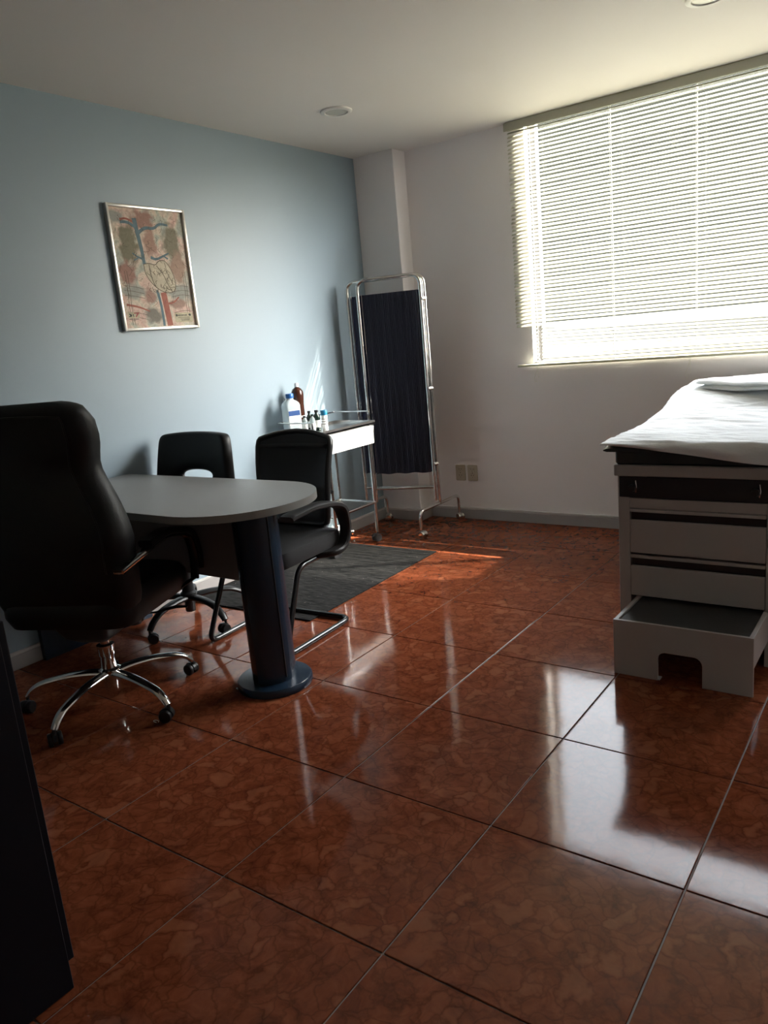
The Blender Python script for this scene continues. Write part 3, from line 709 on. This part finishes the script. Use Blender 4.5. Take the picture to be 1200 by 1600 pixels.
# ------------------------------------------------------------------ mesh visitor chair (faces the desk)
vc = thing('visitor_chair', 'black mesh back visitor chair on a black tube sled base', 'chair', (-1.522, 1.335, 0), PI + math.radians(3.5))
fp = [(0.20, -0.10, 0.362), (0.212, 0.095, 0.362), (0.228, 0.255, 0.0135), (0.228, -0.222, 0.0135), (-0.228, -0.222, 0.0135), (-0.228, 0.255, 0.0135), (-0.212, 0.095, 0.362), (-0.20, -0.10, 0.362)]
G().tube(fillet(fp, 0.055, 8), 0.0125, 12).build('sled_frame', 'black_paint', vc)
secs = []
for z_, hx, hy, r_ in ((0.368, 0.19, 0.19, 0.05), (0.376, 0.232, 0.228, 0.06), (0.41, 0.245, 0.238, 0.07), (0.445, 0.24, 0.232, 0.07), (0.462, 0.20, 0.19, 0.07)):
    secs.append([(x, y + 0.0, z_ - 0.02 * max(0, y / 0.23 - 0.6) + 0.012 * (x / 0.24) ** 2) for x, y in rrect(hx, hy, r_)])
G().loft(secs).build('seat', 'black_fabric', vc)
def bshape(t):      # half outline of the backrest, t in 0..1 from bottom to top
    return lerp_tab([(0, 0.180), (0.1, 0.192), (0.4, 0.202), (0.8, 0.212), (0.93, 0.215), (1.0, 0.212)], t)
def by(z_): return -0.205 - 0.06 * max(0, (z_ - 0.48) / 0.42) - 0.022 * math.sin(PI * max(0, min(1, (z_ - 0.48) / 0.42))) * -1
out = []
for k in range(15):
    t = k / 14; z_ = 0.49 + 0.375 * t; out.append((bshape(t), z_))
topc = [(0.212 * c_, 0.872 + 0.034 * (1 - c_ * c_)) for c_ in (0.97, 0.85, 0.6, 0.3, 0, -0.3, -0.6, -0.85, -0.97)]
loop = out + topc + [(-a, b) for a, b in reversed(out)] + [(-0.15, 0.478), (0, 0.475), (0.15, 0.478)]
G().tube([(x, by(z_) + 0.03 * (x / 0.24) ** 2, z_) for x, z_ in loop], 0.016, 10, closed=True, flat=0.8).build('back_frame', 'black_plastic', vc)
def mesh_fn(u, v):
    z_ = 0.48 + v * (0.385 + 0.03 * (1 - (2 * u - 1) ** 2)); hx = bshape(min(1, v)) - 0.008; x = (2 * u - 1) * hx
    return (x, by(z_) + 0.03 * (x / 0.24) ** 2 + 0.004, z_)
G().grid(17, 15, mesh_fn).build('back_mesh', 'mesh_fabric', vc)
G().tube([(x, by(0.63) - 0.035 + 0.045 * (x / 0.22) ** 2, 0.63 + 0.01 * math.cos(x * 8)) for x in [-0.200 + 0.0444 * k for k in range(10)]], 0.022, 10, flat=0.5).build('lumbar_bar', 'black_plastic', vc)
G().tube([(x, by(0.82) - 0.012 + 0.03 * (x / 0.22) ** 2, 0.84) for x in [-0.200 + 0.0444 * k for k in range(10)]], 0.030, 10, flat=0.35).build('top_band', 'black_fabric', vc)
for s_ in (-1, 1):
    q_ = s_ * (0.268 if s_ < 0 else 0.238)
    lp = fillet([(s_ * 0.20, -0.05, 0.372), (q_ * 0.98, -0.10, 0.374), (q_, -0.175, 0.385), (q_, -0.212, 0.46), (q_, -0.185, 0.575), (q_, -0.10, 0.604), (q_, 0.04, 0.618), (q_, 0.185, 0.608), (q_, 0.20, 0.603)], 0.045, 6)
    secs = []
    n = len(lp)
    for i, p in enumerate(lp):
        a = lp[max(i - 1, 0)]; b = lp[min(i + 1, n - 1)]; t_ = (b - a).normalized(); nn = Vector((1, 0, 0)).cross(t_).normalized()
        wdt = 0.074 if p.z > 0.56 else 0.056 + 0.018 * max(0, (p.z - 0.46) / 0.10); th_a = 0.013
        secs.append([p + Vector((wdt / 2, 0, 0)) * q[0] + nn * th_a * q[1] for q in ((1, 0.5), (0.75, 1), (-0.75, 1), (-1, 0.5), (-1, -0.5), (-0.75, -1), (0.75, -1), (1, -0.5))])
    G().loft(secs).build('armrest', 'arm_plastic', vc)
G().box(-0.19, 0.19, -0.225, -0.13, 0.385, 0.40, 0.003).build('seat_plate', 'black_plastic', vc)
for s_ in (-1, 1):
    G().tube([(s_ * 0.12, -0.20, 0.39), (s_ * 0.12, -0.235, 0.43), (s_ * 0.12, -0.238, 0.56), (s_ * 0.10, -0.25, 0.62)], 0.014, 10).build('back_bracket', 'black_plastic', vc)

# ------------------------------------------------------------------ task chair with the cut-out back (behind the desk)
tk_ = thing('task_chair', 'black padded swivel chair with a slot cut through its back, behind the desk', 'chair', (-2.072, 1.255, 0), PI + math.radians(4))
star_base(tk_, 0.30, [a + 176 for a in (-80, -8, 64, 136, 208)], 'black_plastic', wide=0.026)
G().lathe([(0.024, 0.055), (0.026, 0.06), (0.026, 0.11), (0.04, 0.115), (0.042, 0.15), (0.03, 0.16), (0.027, 0.26), (0.016, 0.265), (0.016, 0.36)], n=24).build('gas_lift', 'black_plastic', tk_)
G().box(-0.10, 0.10, -0.12, 0.10, 0.355, 0.395, 0.01, 2).build('mechanism', 'black_plastic', tk_)
secs = []
for z_, hx, hy, r_ in ((0.39, 0.19, 0.19, 0.05), (0.40, 0.225, 0.21, 0.06), (0.43, 0.238, 0.215, 0.07), (0.46, 0.232, 0.21, 0.07), (0.475, 0.19, 0.17, 0.07)):
    secs.append([(x, y + 0.02, z_) for x, y in rrect(hx, hy, r_)])
G().loft(secs).build('seat', 'black_leather', tk_)
us = [-1, -0.86, -0.42, 0.42, 0.86, 1]; vz = [0.46, 0.58, 0.682, 0.738, 0.79, 0.87, 0.902, 0.918]
g = G(); V_ = {}
for j, z_ in enumerate(vz):
    hx = lerp_tab([(0.46, 0.215), (0.58, 0.254), (0.68, 0.260), (0.79, 0.248), (0.87, 0.238), (0.905, 0.228), (0.92, 0.203)], z_)
    for i, u in enumerate(us):
        x = u * hx; V_[i, j] = g.bm.verts.new((x, -0.165 - 0.05 * (z_ - 0.46) / 0.42 + 0.05 * (x / 0.26) ** 2, z_ + (0.012 * (1 - u * u) if j == len(vz) - 1 else 0)))
fs = []
for j in range(len(vz) - 1):
    for i in range(len(us) - 1):
        if i == 2 and j == 2: continue
        fs.append(g.bm.faces.new((V_[i, j], V_[i + 1, j], V_[i + 1, j + 1], V_[i, j + 1])))
o = g.build('backrest', 'black_leather', tk_)
md = o.modifiers.new('thick', 'SOLIDIFY'); md.thickness = 0.055; md.offset = 0
md = o.modifiers.new('soft', 'SUBSURF'); md.levels = 2; md.render_levels = 3
for s_ in (-1, 1):
    G().tube([(s_ * 0.10, -0.10, 0.385), (s_ * 0.12, -0.20, 0.40), (s_ * 0.14, -0.215, 0.48), (s_ * 0.15, -0.21, 0.56)], 0.014, 10, flat=0.6).build('back_bracket', 'black_plastic', tk_)

# ------------------------------------------------------------------ navy cabinet at the left foreground
cb = thing('storage_cabinet', 'dark navy cabinet side cut by the left edge in the foreground', 'cabinet', (-0.523, -0.408, 0))
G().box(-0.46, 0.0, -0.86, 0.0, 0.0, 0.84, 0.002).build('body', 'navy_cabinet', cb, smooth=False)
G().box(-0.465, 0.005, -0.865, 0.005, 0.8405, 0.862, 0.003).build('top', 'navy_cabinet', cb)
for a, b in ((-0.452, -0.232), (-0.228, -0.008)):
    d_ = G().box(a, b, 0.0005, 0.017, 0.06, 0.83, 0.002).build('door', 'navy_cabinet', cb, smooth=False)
    xk = b - 0.03 if a < -0.3 else a + 0.03
    G().tube([(xk, 0.017, 0.42), (xk, 0.035, 0.43), (xk, 0.035, 0.51), (xk, 0.017, 0.52)], 0.004, 8).build('handle', 'steel', d_)

# ------------------------------------------------------------------ instrument cart
ct = thing('instrument_cart', 'chrome wheeled cart with a white drawer and railed steel top by the blue wall', 'cart', (-2.18, 2.595, 0))
cx_, cy_ = -2.18, 2.595
LX = (0.147, -0.147); LY = (0.215, -0.205)
for x in LX:
    for y in LY:
        o = G().tube([(x, y, 0.062), (x, y, 0.765)], 0.0115, 12).build('leg', 'chrome', ct)
        c = bpy.data.objects.new('caster', CASTG) if 'CASTG' in globals() else None
        if c is None:
            CASTG = caster_mesh(0.026, 'caster', 'grey_rubber'); c = bpy.data.objects.new('caster', CASTG)
        COL.objects.link(c); c.parent = o; c.location = (x, y, 0); c.rotation_euler.z = random.choice((2.6, 2.9, 3.3))
g = G(); g.box(-0.165, 0.165, -0.305, 0.272, 0.770, 0.778)
for a in ((-0.165, -0.161, -0.305, 0.272), (0.161, 0.165, -0.305, 0.272), (-0.161, 0.161, -0.305, -0.301), (-0.161, 0.161, 0.268, 0.272)): g.box(a[0], a[1], a[2], a[3], 0.768, 0.792)
g.build('top_tray', 'steel', ct, smooth=False)
# three-sided rail around the top
rp = fillet([(0.13, -0.298, 0.792), (0.13, -0.298, 0.850), (-0.158, -0.298, 0.850), (-0.158, 0.262, 0.850), (0.13, 0.262, 0.850), (0.13, 0.262, 0.792)], 0.012, 4)
G().tube(rp, 0.0045, 8).build('guard_rail', 'chrome', ct)
# drawer: folded white front, slanted upper flange
prof = [(0.05, 0.763), (0.150, 0.763), (0.172, 0.757), (0.160, 0.712), (0.163, 0.706), (0.163, 0.648), (0.156, 0.645), (0.156, 0.70), (0.05, 0.70)]
dr = G().prism([(a, b) for a, b in prof], -0.196, 0.245, 'XZ').build('drawer', 'drawer_white', ct, smooth=False)
G().box(-0.135, 0.05, -0.19, 0.20, 0.652, 0.758).build('drawer_box', 'drawer_white', dr, smooth=False)
G().box(0.150, 0.1635, 0.2455, 0.249, 0.650, 0.764).build('side_flange', 'steel', dr, smooth=False)
G().box(-0.145, 0.145, -0.20, 0.21, 0.258, 0.263).build('shelf', 'steel', ct, smooth=False)
for y in LY:
    G().tube([(LX[1], y, 0.262), (LX[0], y, 0.262)], 0.009, 10).build('shelf_rail', 'chrome', ct)
for x in LX:
    G().tube([(x, LY[1], 0.262), (x, LY[0], 0.262)], 0.0105, 10).build('shelf_rail', 'chrome', ct)

# ------------------------------------------------------------------ bottles on the cart
TZ = 0.7785
jg = thing('plastic_jug', 'large cloudy plastic jug with a bright blue cap on the cart', 'bottle', (-2.266, 2.366, TZ), math.radians(-26))
secs = []
for z_, h_, r_ in ((0.0, 0.042, 0.012), (0.006, 0.046, 0.014), (0.10, 0.047, 0.014), (0.170, 0.047, 0.014), (0.186, 0.043, 0.016), (0.200, 0.030, 0.016), (0.206, 0.020, 0.015), (0.224, 0.019, 0.015)):
    secs.append([(x, y, z_) for x, y in rrect(h_, h_, r_, 4)])
G().loft(secs).build('body', 'cloudy_plastic', jg, ang=60)
G().lathe([(0.023, 0.216), (0.0235, 0.218), (0.0235, 0.240), (0.021, 0.243), (0.0, 0.243)], n=20).build('cap', 'blue_plastic', jg)
lb = G().box(0.0472, 0.0482, -0.036, 0.036, 0.055, 0.145).build('label', 'label_white', jg, smooth=False)
G().box(0.0483, 0.0488, -0.036, 0.036, 0.112, 0.142).build('label_band', 'label_blue', lb, smooth=False)
ab = thing('amber_bottle', 'tall dark brown round bottle with a white cap behind the jug', 'bottle', (-2.290, 2.464, TZ))
G().lathe([(0.030, 0.0), (0.034, 0.004), (0.034, 0.09), (0.0335, 0.17), (0.036, 0.20), (0.038, 0.225), (0.036, 0.245), (0.027, 0.262), (0.013, 0.270), (0.012, 0.276)], n=24).build('body', 'amber_plastic', ab, ang=60)
G().lathe([(0.013, 0.274), (0.013, 0.294), (0.010, 0.298), (0.0, 0.298)], n=16).build('cap', 'white_plastic', ab)
G().lathe([(0.0344, 0.088), (0.0348, 0.089), (0.0348, 0.098), (0.0344, 0.099)], n=24).build('label_band', 'label_white', ab)
def vial(x, y, h, r, body, cap, lab, cat='vial'):
    v = thing('medicine_vial', lab, cat, (x, y, TZ), group='small vials on the cart')
    G().lathe([(r * 0.9, 0.0), (r, 0.003), (r, h * 0.66), (r * 0.85, h * 0.76), (r * 0.42, h * 0.84), (r * 0.42, h * 0.90)], n=20).build('glass_body', body, v, ang=60)
    G().lathe([(r * 0.52, h * 0.88), (r * 0.55, h * 0.89), (r * 0.55, h), (0.0, h * 1.005)], n=16).build('cap', cap, v)
    G().lathe([(r * 1.012, h * 0.16), (r * 1.02, h * 0.17), (r * 1.02, h * 0.50), (r * 1.012, h * 0.51)], n=20).build('label', 'label_white', v)
vial(-2.232, 2.440, 0.098, 0.016, 'vial_glass', 'black_plastic', 'shortest clear vial next to the brown bottle on the cart')
vial(-2.240, 2.495, 0.122, 0.018, 'dark_green_glass', 'black_plastic', 'dark green vial with black stopper, left of the pair on the cart')
vial(-2.170, 2.440, 0.108, 0.017, 'vial_glass', 'dark_green_glass', 'clear vial with dark cap at the front of the cart top')
vial(-2.185, 2.500, 0.126, 0.021, 'dark_green_glass', 'black_plastic', 'widest dark vial with black stopper beside the blue capped bottle')
pb = thing('pill_bottle', 'small white bottle with a light blue cap on the cart', 'bottle', (-2.180, 2.565, TZ))
G().lathe([(0.017, 0.0), (0.019, 0.003), (0.019, 0.085), (0.016, 0.090)], n=20).build('body', 'white_plastic', pb)
G().lathe([(0.0205, 0.086), (0.0215, 0.088), (0.0215, 0.114), (0.019, 0.117), (0.0, 0.117)], n=20).build('cap', 'cyan_plastic', pb)
for z_ in (0.03, 0.045, 0.06): G().lathe([(0.0191, z_), (0.0194, z_ + 0.001), (0.0194, z_ + 0.004), (0.0191, z_ + 0.005)], n=20).build('label_line', 'panel_grey', pb)

# ------------------------------------------------------------------ privacy screen: two chrome frames folded together
sc_ = thing('privacy_screen', 'chrome wheeled folding privacy screen with pleated navy cloth in the corner', 'screen', (-2.05, 3.10, 0))
def loc(x, y, z_=0): return Vector((x + 2.05, y - 3.10, z_))
Rp, Lb, La = loc(-1.788, 3.212), loc(-2.298, 3.066), loc(-2.196, 3.046)
Rp2 = loc(-1.800, 3.185)
def cloth(a, b, z0, z1, seed):
    rd = random.Random(seed); d = (b - a); n_ = Vector((-d.y, d.x, 0)).normalized(); ln = d.length
    ph = [rd.uniform(0, 6.28) for _ in range(6)]
    def f(u, v):
        amp = 0.0040 + 0.0015 * (1 - v) * (1 - v)
        w_ = math.sin(u * 2 * PI * 32 + ph[0] + 0.8 * math.sin(v * 2 + u * 9 + ph[1])) + 0.5 * math.sin(u * 2 * PI * 41 + ph[2] + v)
        p = a + d * u + n_ * amp * w_
        return Vector((p.x, p.y, z0 + (z1 - z0) * v + 0.003 * math.sin(u * 20) * (1 - v)))
    g = G().grid(260, 9, f)
    return g
def panel(a, b, ztop, zlow, name):
    d = (b - a).normalized()
    up_ = lambda p, z_: Vector((p.x, p.y, z_))
    fr_ = G().tube(fillet([up_(a, zlow), up_(a, ztop), up_(b, ztop), up_(b, zlow)], 0.065, 8), 0.0125, 12).build('frame', 'chrome', sc_)
    G().tube([up_(a, 0.293), up_(b, 0.293)], 0.009, 10).build('cross_bar', 'chrome', fr_)
    ins = 0.026
    for q, nm in ((a + d * ins, 'cloth_rod'), (b - d * ins, 'cloth_rod')):
        G().tube([up_(q, 0.395), up_(q, 1.58)], 0.0035, 8).build(nm, 'chrome', fr_)
    cl = cloth(a + d * 0.018, b - d * 0.018, 0.395, 1.578, 3 if name == 'a' else 9).build('pleated_cloth', 'navy_cloth', sc_, ang=180)
    return fr_
panel(Lb, Rp, 1.672, 0.185, 'b')
panel(La, Rp2, 1.672, 0.200, 'a')
CASTC = caster_mesh(0.024, 'caster', 'chrome')
def foot(mid, d, hl=0.258):
    d = d.normalized(); a = mid - d * hl; b = mid + d * hl
    f_ = G().tube(fillet([Vector((a.x, a.y, 0.055)), Vector((a.x, a.y, 0.178)), Vector((b.x, b.y, 0.178)), Vector((b.x, b.y, 0.055))], 0.05, 8), 0.0115, 12).build('foot', 'chrome', sc_)
    for p in (a, b):
        c = bpy.data.objects.new('caster', CASTC); COL.objects.link(c); c.parent = f_; c.location = (p.x, p.y, 0); c.rotation_euler.z = random.uniform(3.6, 5.0)
    G().tube([Vector((mid.x, mid.y, 0.17)), Vector((mid.x, mid.y, 0.205))], 0.0155, 12).build('clamp', 'chrome', f_)
foot(Rp, Vector((-0.02, 1, 0)))
foot(loc(-2.312, 3.092), Vector((0.0, 1, 0)), 0.232)
for z_ in (0.45, 0.95, 1.52):
    G().tube([Rp + Vector((0.010, -0.005, z_)), Rp2 + Vector((0.010, -0.008, z_))], 0.011, 8).build('hinge', 'chrome', sc_)

# ------------------------------------------------------------------ examination table
et = thing('examination_table', 'beige metal examination table with drawers and a pull-out step under the window', 'examination table', (0.207, 1.790, 0))
X0, X1 = -0.285, 0.285                                # local half width
LEN = 1.50
def D(z0, z1, x0, x1, y0, y1, nm, m_, parent=et, bev=0.0015): return G().box(x0, x1, y0, y1, z0, z1, bev).build(nm, m_, parent, smooth=False)
# carcass: side walls, back, bottom and front stiles
D(0.0, 0.698, X0, X0 + 0.018, 0.012, LEN, 'side_wall', 'exam_paint')
D(0.0, 0.698, X1 - 0.018, X1, 0.012, LEN, 'side_wall', 'exam_paint')
D(0.05, 0.698, X0 + 0.0185, X1 - 0.0185, LEN - 0.018, LEN, 'rear_wall', 'exam_paint')
D(0.0, 0.698, X0, X0 + 0.044, 0.0, 0.0115, 'front_stile', 'exam_paint')
D(0.0, 0.698, X1 - 0.044, X1, 0.0, 0.0115, 'front_stile', 'exam_paint')
D(0.572, 0.612, X0 + 0.0445, X1 - 0.0445, 0.0, 0.0115, 'front_rail', 'exam_paint')
D(0.606, 0.614, X0 + 0.0445, X1 - 0.0445, 0.012, LEN - 0.02, 'slot_floor', 'exam_dark')
D(0.614, 0.697, X0 + 0.019, X1 - 0.019, 0.30, 0.31, 'slot_back', 'exam_dark')
D(0.05, 0.572, X0 + 0.0185, X1 - 0.0185, 0.42, 0.43, 'inner_wall', 'exam_dark')
D(0.6155, 0.6965, X0 + 0.006, X1 - 0.006, -0.0035, -0.0005, 'smoked_front', 'smoke_front' if 'smoke_front' in MATS else 'exam_dark')
for x in (-0.225, 0.205):
    st_ = G().lathe([(0.012, 0.0), (0.015, -0.010), (0.013, -0.022), (0.0, -0.024)], (x, -0.0035, 0.655), 16, 'Y').build('stirrup_knob', 'black_plastic', et)
    G().tube([(x + 0.012, -0.010, 0.683), (x + 0.016, -0.014, 0.66), (x + 0.013, -0.012, 0.637)], 0.003, 8).build('clip', 'chrome', st_)
# drawers
for z0, z1 in ((0.395, 0.570), (0.220, 0.386)):
    a, b = X0 + 0.046, X1 - 0.046
    d_ = D(z0, z1 - 0.044, a, b, -0.004, 0.0115, 'drawer', 'exam_paint')
    D(z1 - 0.0125, z1, a, b, -0.004, 0.0115, 'lip', 'exam_paint', d_)
    D(z1 - 0.050, z1 - 0.006, a + 0.001, b - 0.001, 0.0118, 0.030, 'finger_slot', 'exam_dark', d_)
    D(z0 + 0.01, z1 - 0.05, a + 0.01, b - 0.01, 0.012, 0.40, 'drawer_box', 'exam_paint', d_)
# top rim
g = G(); g.box(X0 - 0.012, X1 + 0.012, -0.012, LEN + 0.01, 0.699, 0.7425, 0.004, 1)
g.build('top_rim', 'exam_paint', et, smooth=False)
# pull-out step: front panel with an arch, sides, tread
fy = -0.265
def arch():
    x0, x1, a0, a1, top, zz = -0.222, 0.252, -0.064, 0.089, 0.112, 0.2135
    pts = [(x0, 0.001), (a0, 0.001), (a0, top - 0.03)]
    pts += [(a0 + 0.03 - 0.03 * math.cos(math.radians(t)), top - 0.03 + 0.03 * math.sin(math.radians(t))) for t in (20, 40, 60, 80)]
    pts += [(a1 - 0.03 + 0.03 * math.sin(math.radians(t)), top - 0.03 + 0.03 * math.cos(math.radians(t))) for t in (10, 30, 50, 70)]
    pts += [(a1, top - 0.03), (a1, 0.001), (x1, 0.001), (x1, zz), (x0, zz)]
    return pts
stp = G().prism(arch(), fy, fy + 0.012, 'XZ').build('step', 'exam_paint', et, smooth=False, label='pull-out step with an arched cut-out and black tread')
D(0.10, 0.2135, -0.222, -0.206, fy + 0.0125, 0.30, 'step_side', 'exam_paint', stp)
D(0.10, 0.2135, 0.236, 0.252, fy + 0.0125, 0.30, 'step_side', 'exam_paint', stp)
D(0.196, 0.207, -0.2055, 0.2355, fy + 0.0125, 0.30, 'tread', 'rubber_tread', stp)
D(0.001, 0.006, -0.10, -0.056, fy + 0.0005, fy + 0.03, 'floor_tab', 'exam_paint', stp)
# cushion base, pad with raised head end
PROF = [(-0.10, 0.827), (0.30, 0.827), (0.50, 0.829), (0.58, 0.834), (0.68, 0.848), (0.79, 0.866), (0.90, 0.888), (0.98, 0.903), (1.08, 0.916), (1.20, 0.923), (1.35, 0.924), (1.55, 0.915), (1.70, 0.905)]
G().box(X0 - 0.006, X1 + 0.006, -0.008, LEN, 0.743, 0.797, 0.008, 1).build('cushion_base', 'black_vinyl', et)
secs = []
for k in range(31):
    y = -0.052 + (LEN + 0.11) * k / 30; zt = lerp_tab(PROF, y) - 0.006; zb = zt - 0.030
    e_ = 0.0
    if k == 0: zt -= 0.010; zb += 0.008; e_ = 0.008
    if k == 30: zt -= 0.01; e_ = 0.01
    yy = y + (0.0 if k else 0.0)
    secs.append([(x * (1 - e_ * 2), yy, (zb + zt) / 2 + q * (zt - zb) / 2) for x, q in
                 ((-0.312, -1), (-0.326, -0.4), (-0.326, 0.4), (-0.312, 1), (0.312, 1), (0.326, 0.4), (0.326, -0.4), (0.312, -1))])
G().loft(secs).build('mattress', 'black_vinyl', et, ang=50)
G().box(X0 + 0.02, X1 - 0.02, 0.60, LEN - 0.02, 0.7975, 0.835, 0.005).build('head_support', 'black_vinyl', et, smooth=False)

# ------------------------------------------------------------------ sheet and folded blanket on the table
rd = random.Random(11)
PHS = [rd.uniform(0, 6.28) for _ in range(16)]
from mathutils import noise as mn
def wr(x, y):
    # soft folds running mostly across the table, broken up by noise
    a = 0.0085 * mn.noise(Vector((x * 2.2, y * 7.0, 1.3)))
    q = mn.noise(Vector((x * 3.0 + 5, y * 14.0 + 1.2 * mn.noise(Vector((x * 4, y * 4, 7))), 2.7)))
    a += 0.0085 * (1 - abs(q) * 2.2) * (0.4 + 0.6 * mn.noise(Vector((x * 2, y * 2, 9.1))))
    q2 = mn.noise(Vector((x * 7.0, y * 30.0 + 8 * x, 4.4)))
    a += 0.0042 * (1 - abs(q2) * 2.0)
    return a
SX0, SX1 = -0.331, 0.336
def sheet_fn(u, v):
    x = SX0 + (SX1 - SX0) * u
    hem = 0.827 - 0.066 * max(0, min(1, (x + 0.33) / 0.60)) - 0.004 * math.sin(9 * x)
    s = v * 1.75
    drop = max(0.010, 0.838 - hem)
    yf = -0.060
    if s < 0.14:
        t = s / 0.14; z_ = hem + (0.834 - hem) * t; y = yf - 0.006 * math.sin(t * PI) + 0.004 * math.sin(22 * x + 5 * t) * (1 - t) + 0.004
        y += 0.016 * t ** 4
    else:
        y = yf + 0.020 + (s - 0.14) / (1.75 - 0.14) * (LEN + 0.085)
        z_ = lerp_tab(PROF, y) + 0.004 + wr(x, y) + 0.002
        z_ = max(z_, lerp_tab(PROF, y) + 0.0005)
    # roll over the long edges
    ed = max(0, abs(x) - 0.312)
    z_ -= 0.010 * (ed / 0.022) ** 2 * (1 + 0.8 * mn.noise(Vector((3.3, 6 * y, 1)))) * (1 if s > 0.1 else 0.3)
    if s >= 0.14 and y > 0.5: z_ += 0.006 * math.exp(-((abs(x) - 0.22) / 0.08) ** 2) * min(1, (y - 0.5) / 0.3)
    return (x, y, z_)
sh = G().grid(90, 220, sheet_fn).build('bed_sheet', 'white_cloth', ang=180)
sh.location = (0.207, 1.790, 0.0)
md = sh.modifiers.new('thick', 'SOLIDIFY'); md.thickness = 0.0016; md.offset = 1
tag(sh, 'wrinkled white sheet spread over the examination table', 'sheet')
# folded blanket: stacked soft layers
fb = thing('folded_sheet', 'folded white cover lying at the raised head of the examination table', 'folded sheet', (0.235, 2.835, 0.914), math.radians(-27))
for k_, (z0, th_, hx, hy) in enumerate(((0.006, 0.020, 0.245, 0.150), (0.027, 0.020, 0.238, 0.145))):
    def lay_fn(top):
        def f(u, v):
            x = (2 * u - 1) * hx; y = (2 * v - 1) * hy
            e1 = max(0, abs(2 * u - 1) - 0.93) / 0.07; e2 = max(0, abs(2 * v - 1) - 0.90) / 0.10
            er = min(1, math.hypot(e1, e2)); h = math.sqrt(max(0, 1 - er * er)) * th_ / 2
            wv = 0.0035 * math.sin(21 * x + 2 * math.sin(15 * y) + k_) + 0.0025 * math.sin(40 * y + 8 * x + 2 * k_)
            return (x + 0.006 * math.sin(30 * y + k_), y + 0.006 * math.sin(17 * x + k_), z0 + th_ / 2 + (h if top else -h) + wv + 0.02 * (y / hy) * 0.15)
        return f
    g = G().grid(44, 30, lay_fn(True)); g.grid(44, 30, lay_fn(False))
    bmesh.ops.remove_doubles(g.bm, verts=g.bm.verts, dist=0.0004)
    g.build('fold', 'white_cloth', fb, ang=70)

# ------------------------------------------------------------------ tiny litter by the desk foot
for (x, y, lab) in ((-1.263, 0.795, 'tiny clear plastic curl on the tiles just before the round desk foot'), (-1.352, 0.462, 'tiny plastic curl on the tiles beside the executive chair caster')):
    g = G().tube([(0.010 * math.cos(a) * (1 + 0.1 * a), 0.007 * math.sin(a), 0.0018 + 0.0004 * a) for a in [0.35 * k for k in range(16)]], 0.0012, 6)
    o = g.build('plastic_curl', 'cord_white'); o.location = (x, y, 0); tag(o, lab, 'litter')
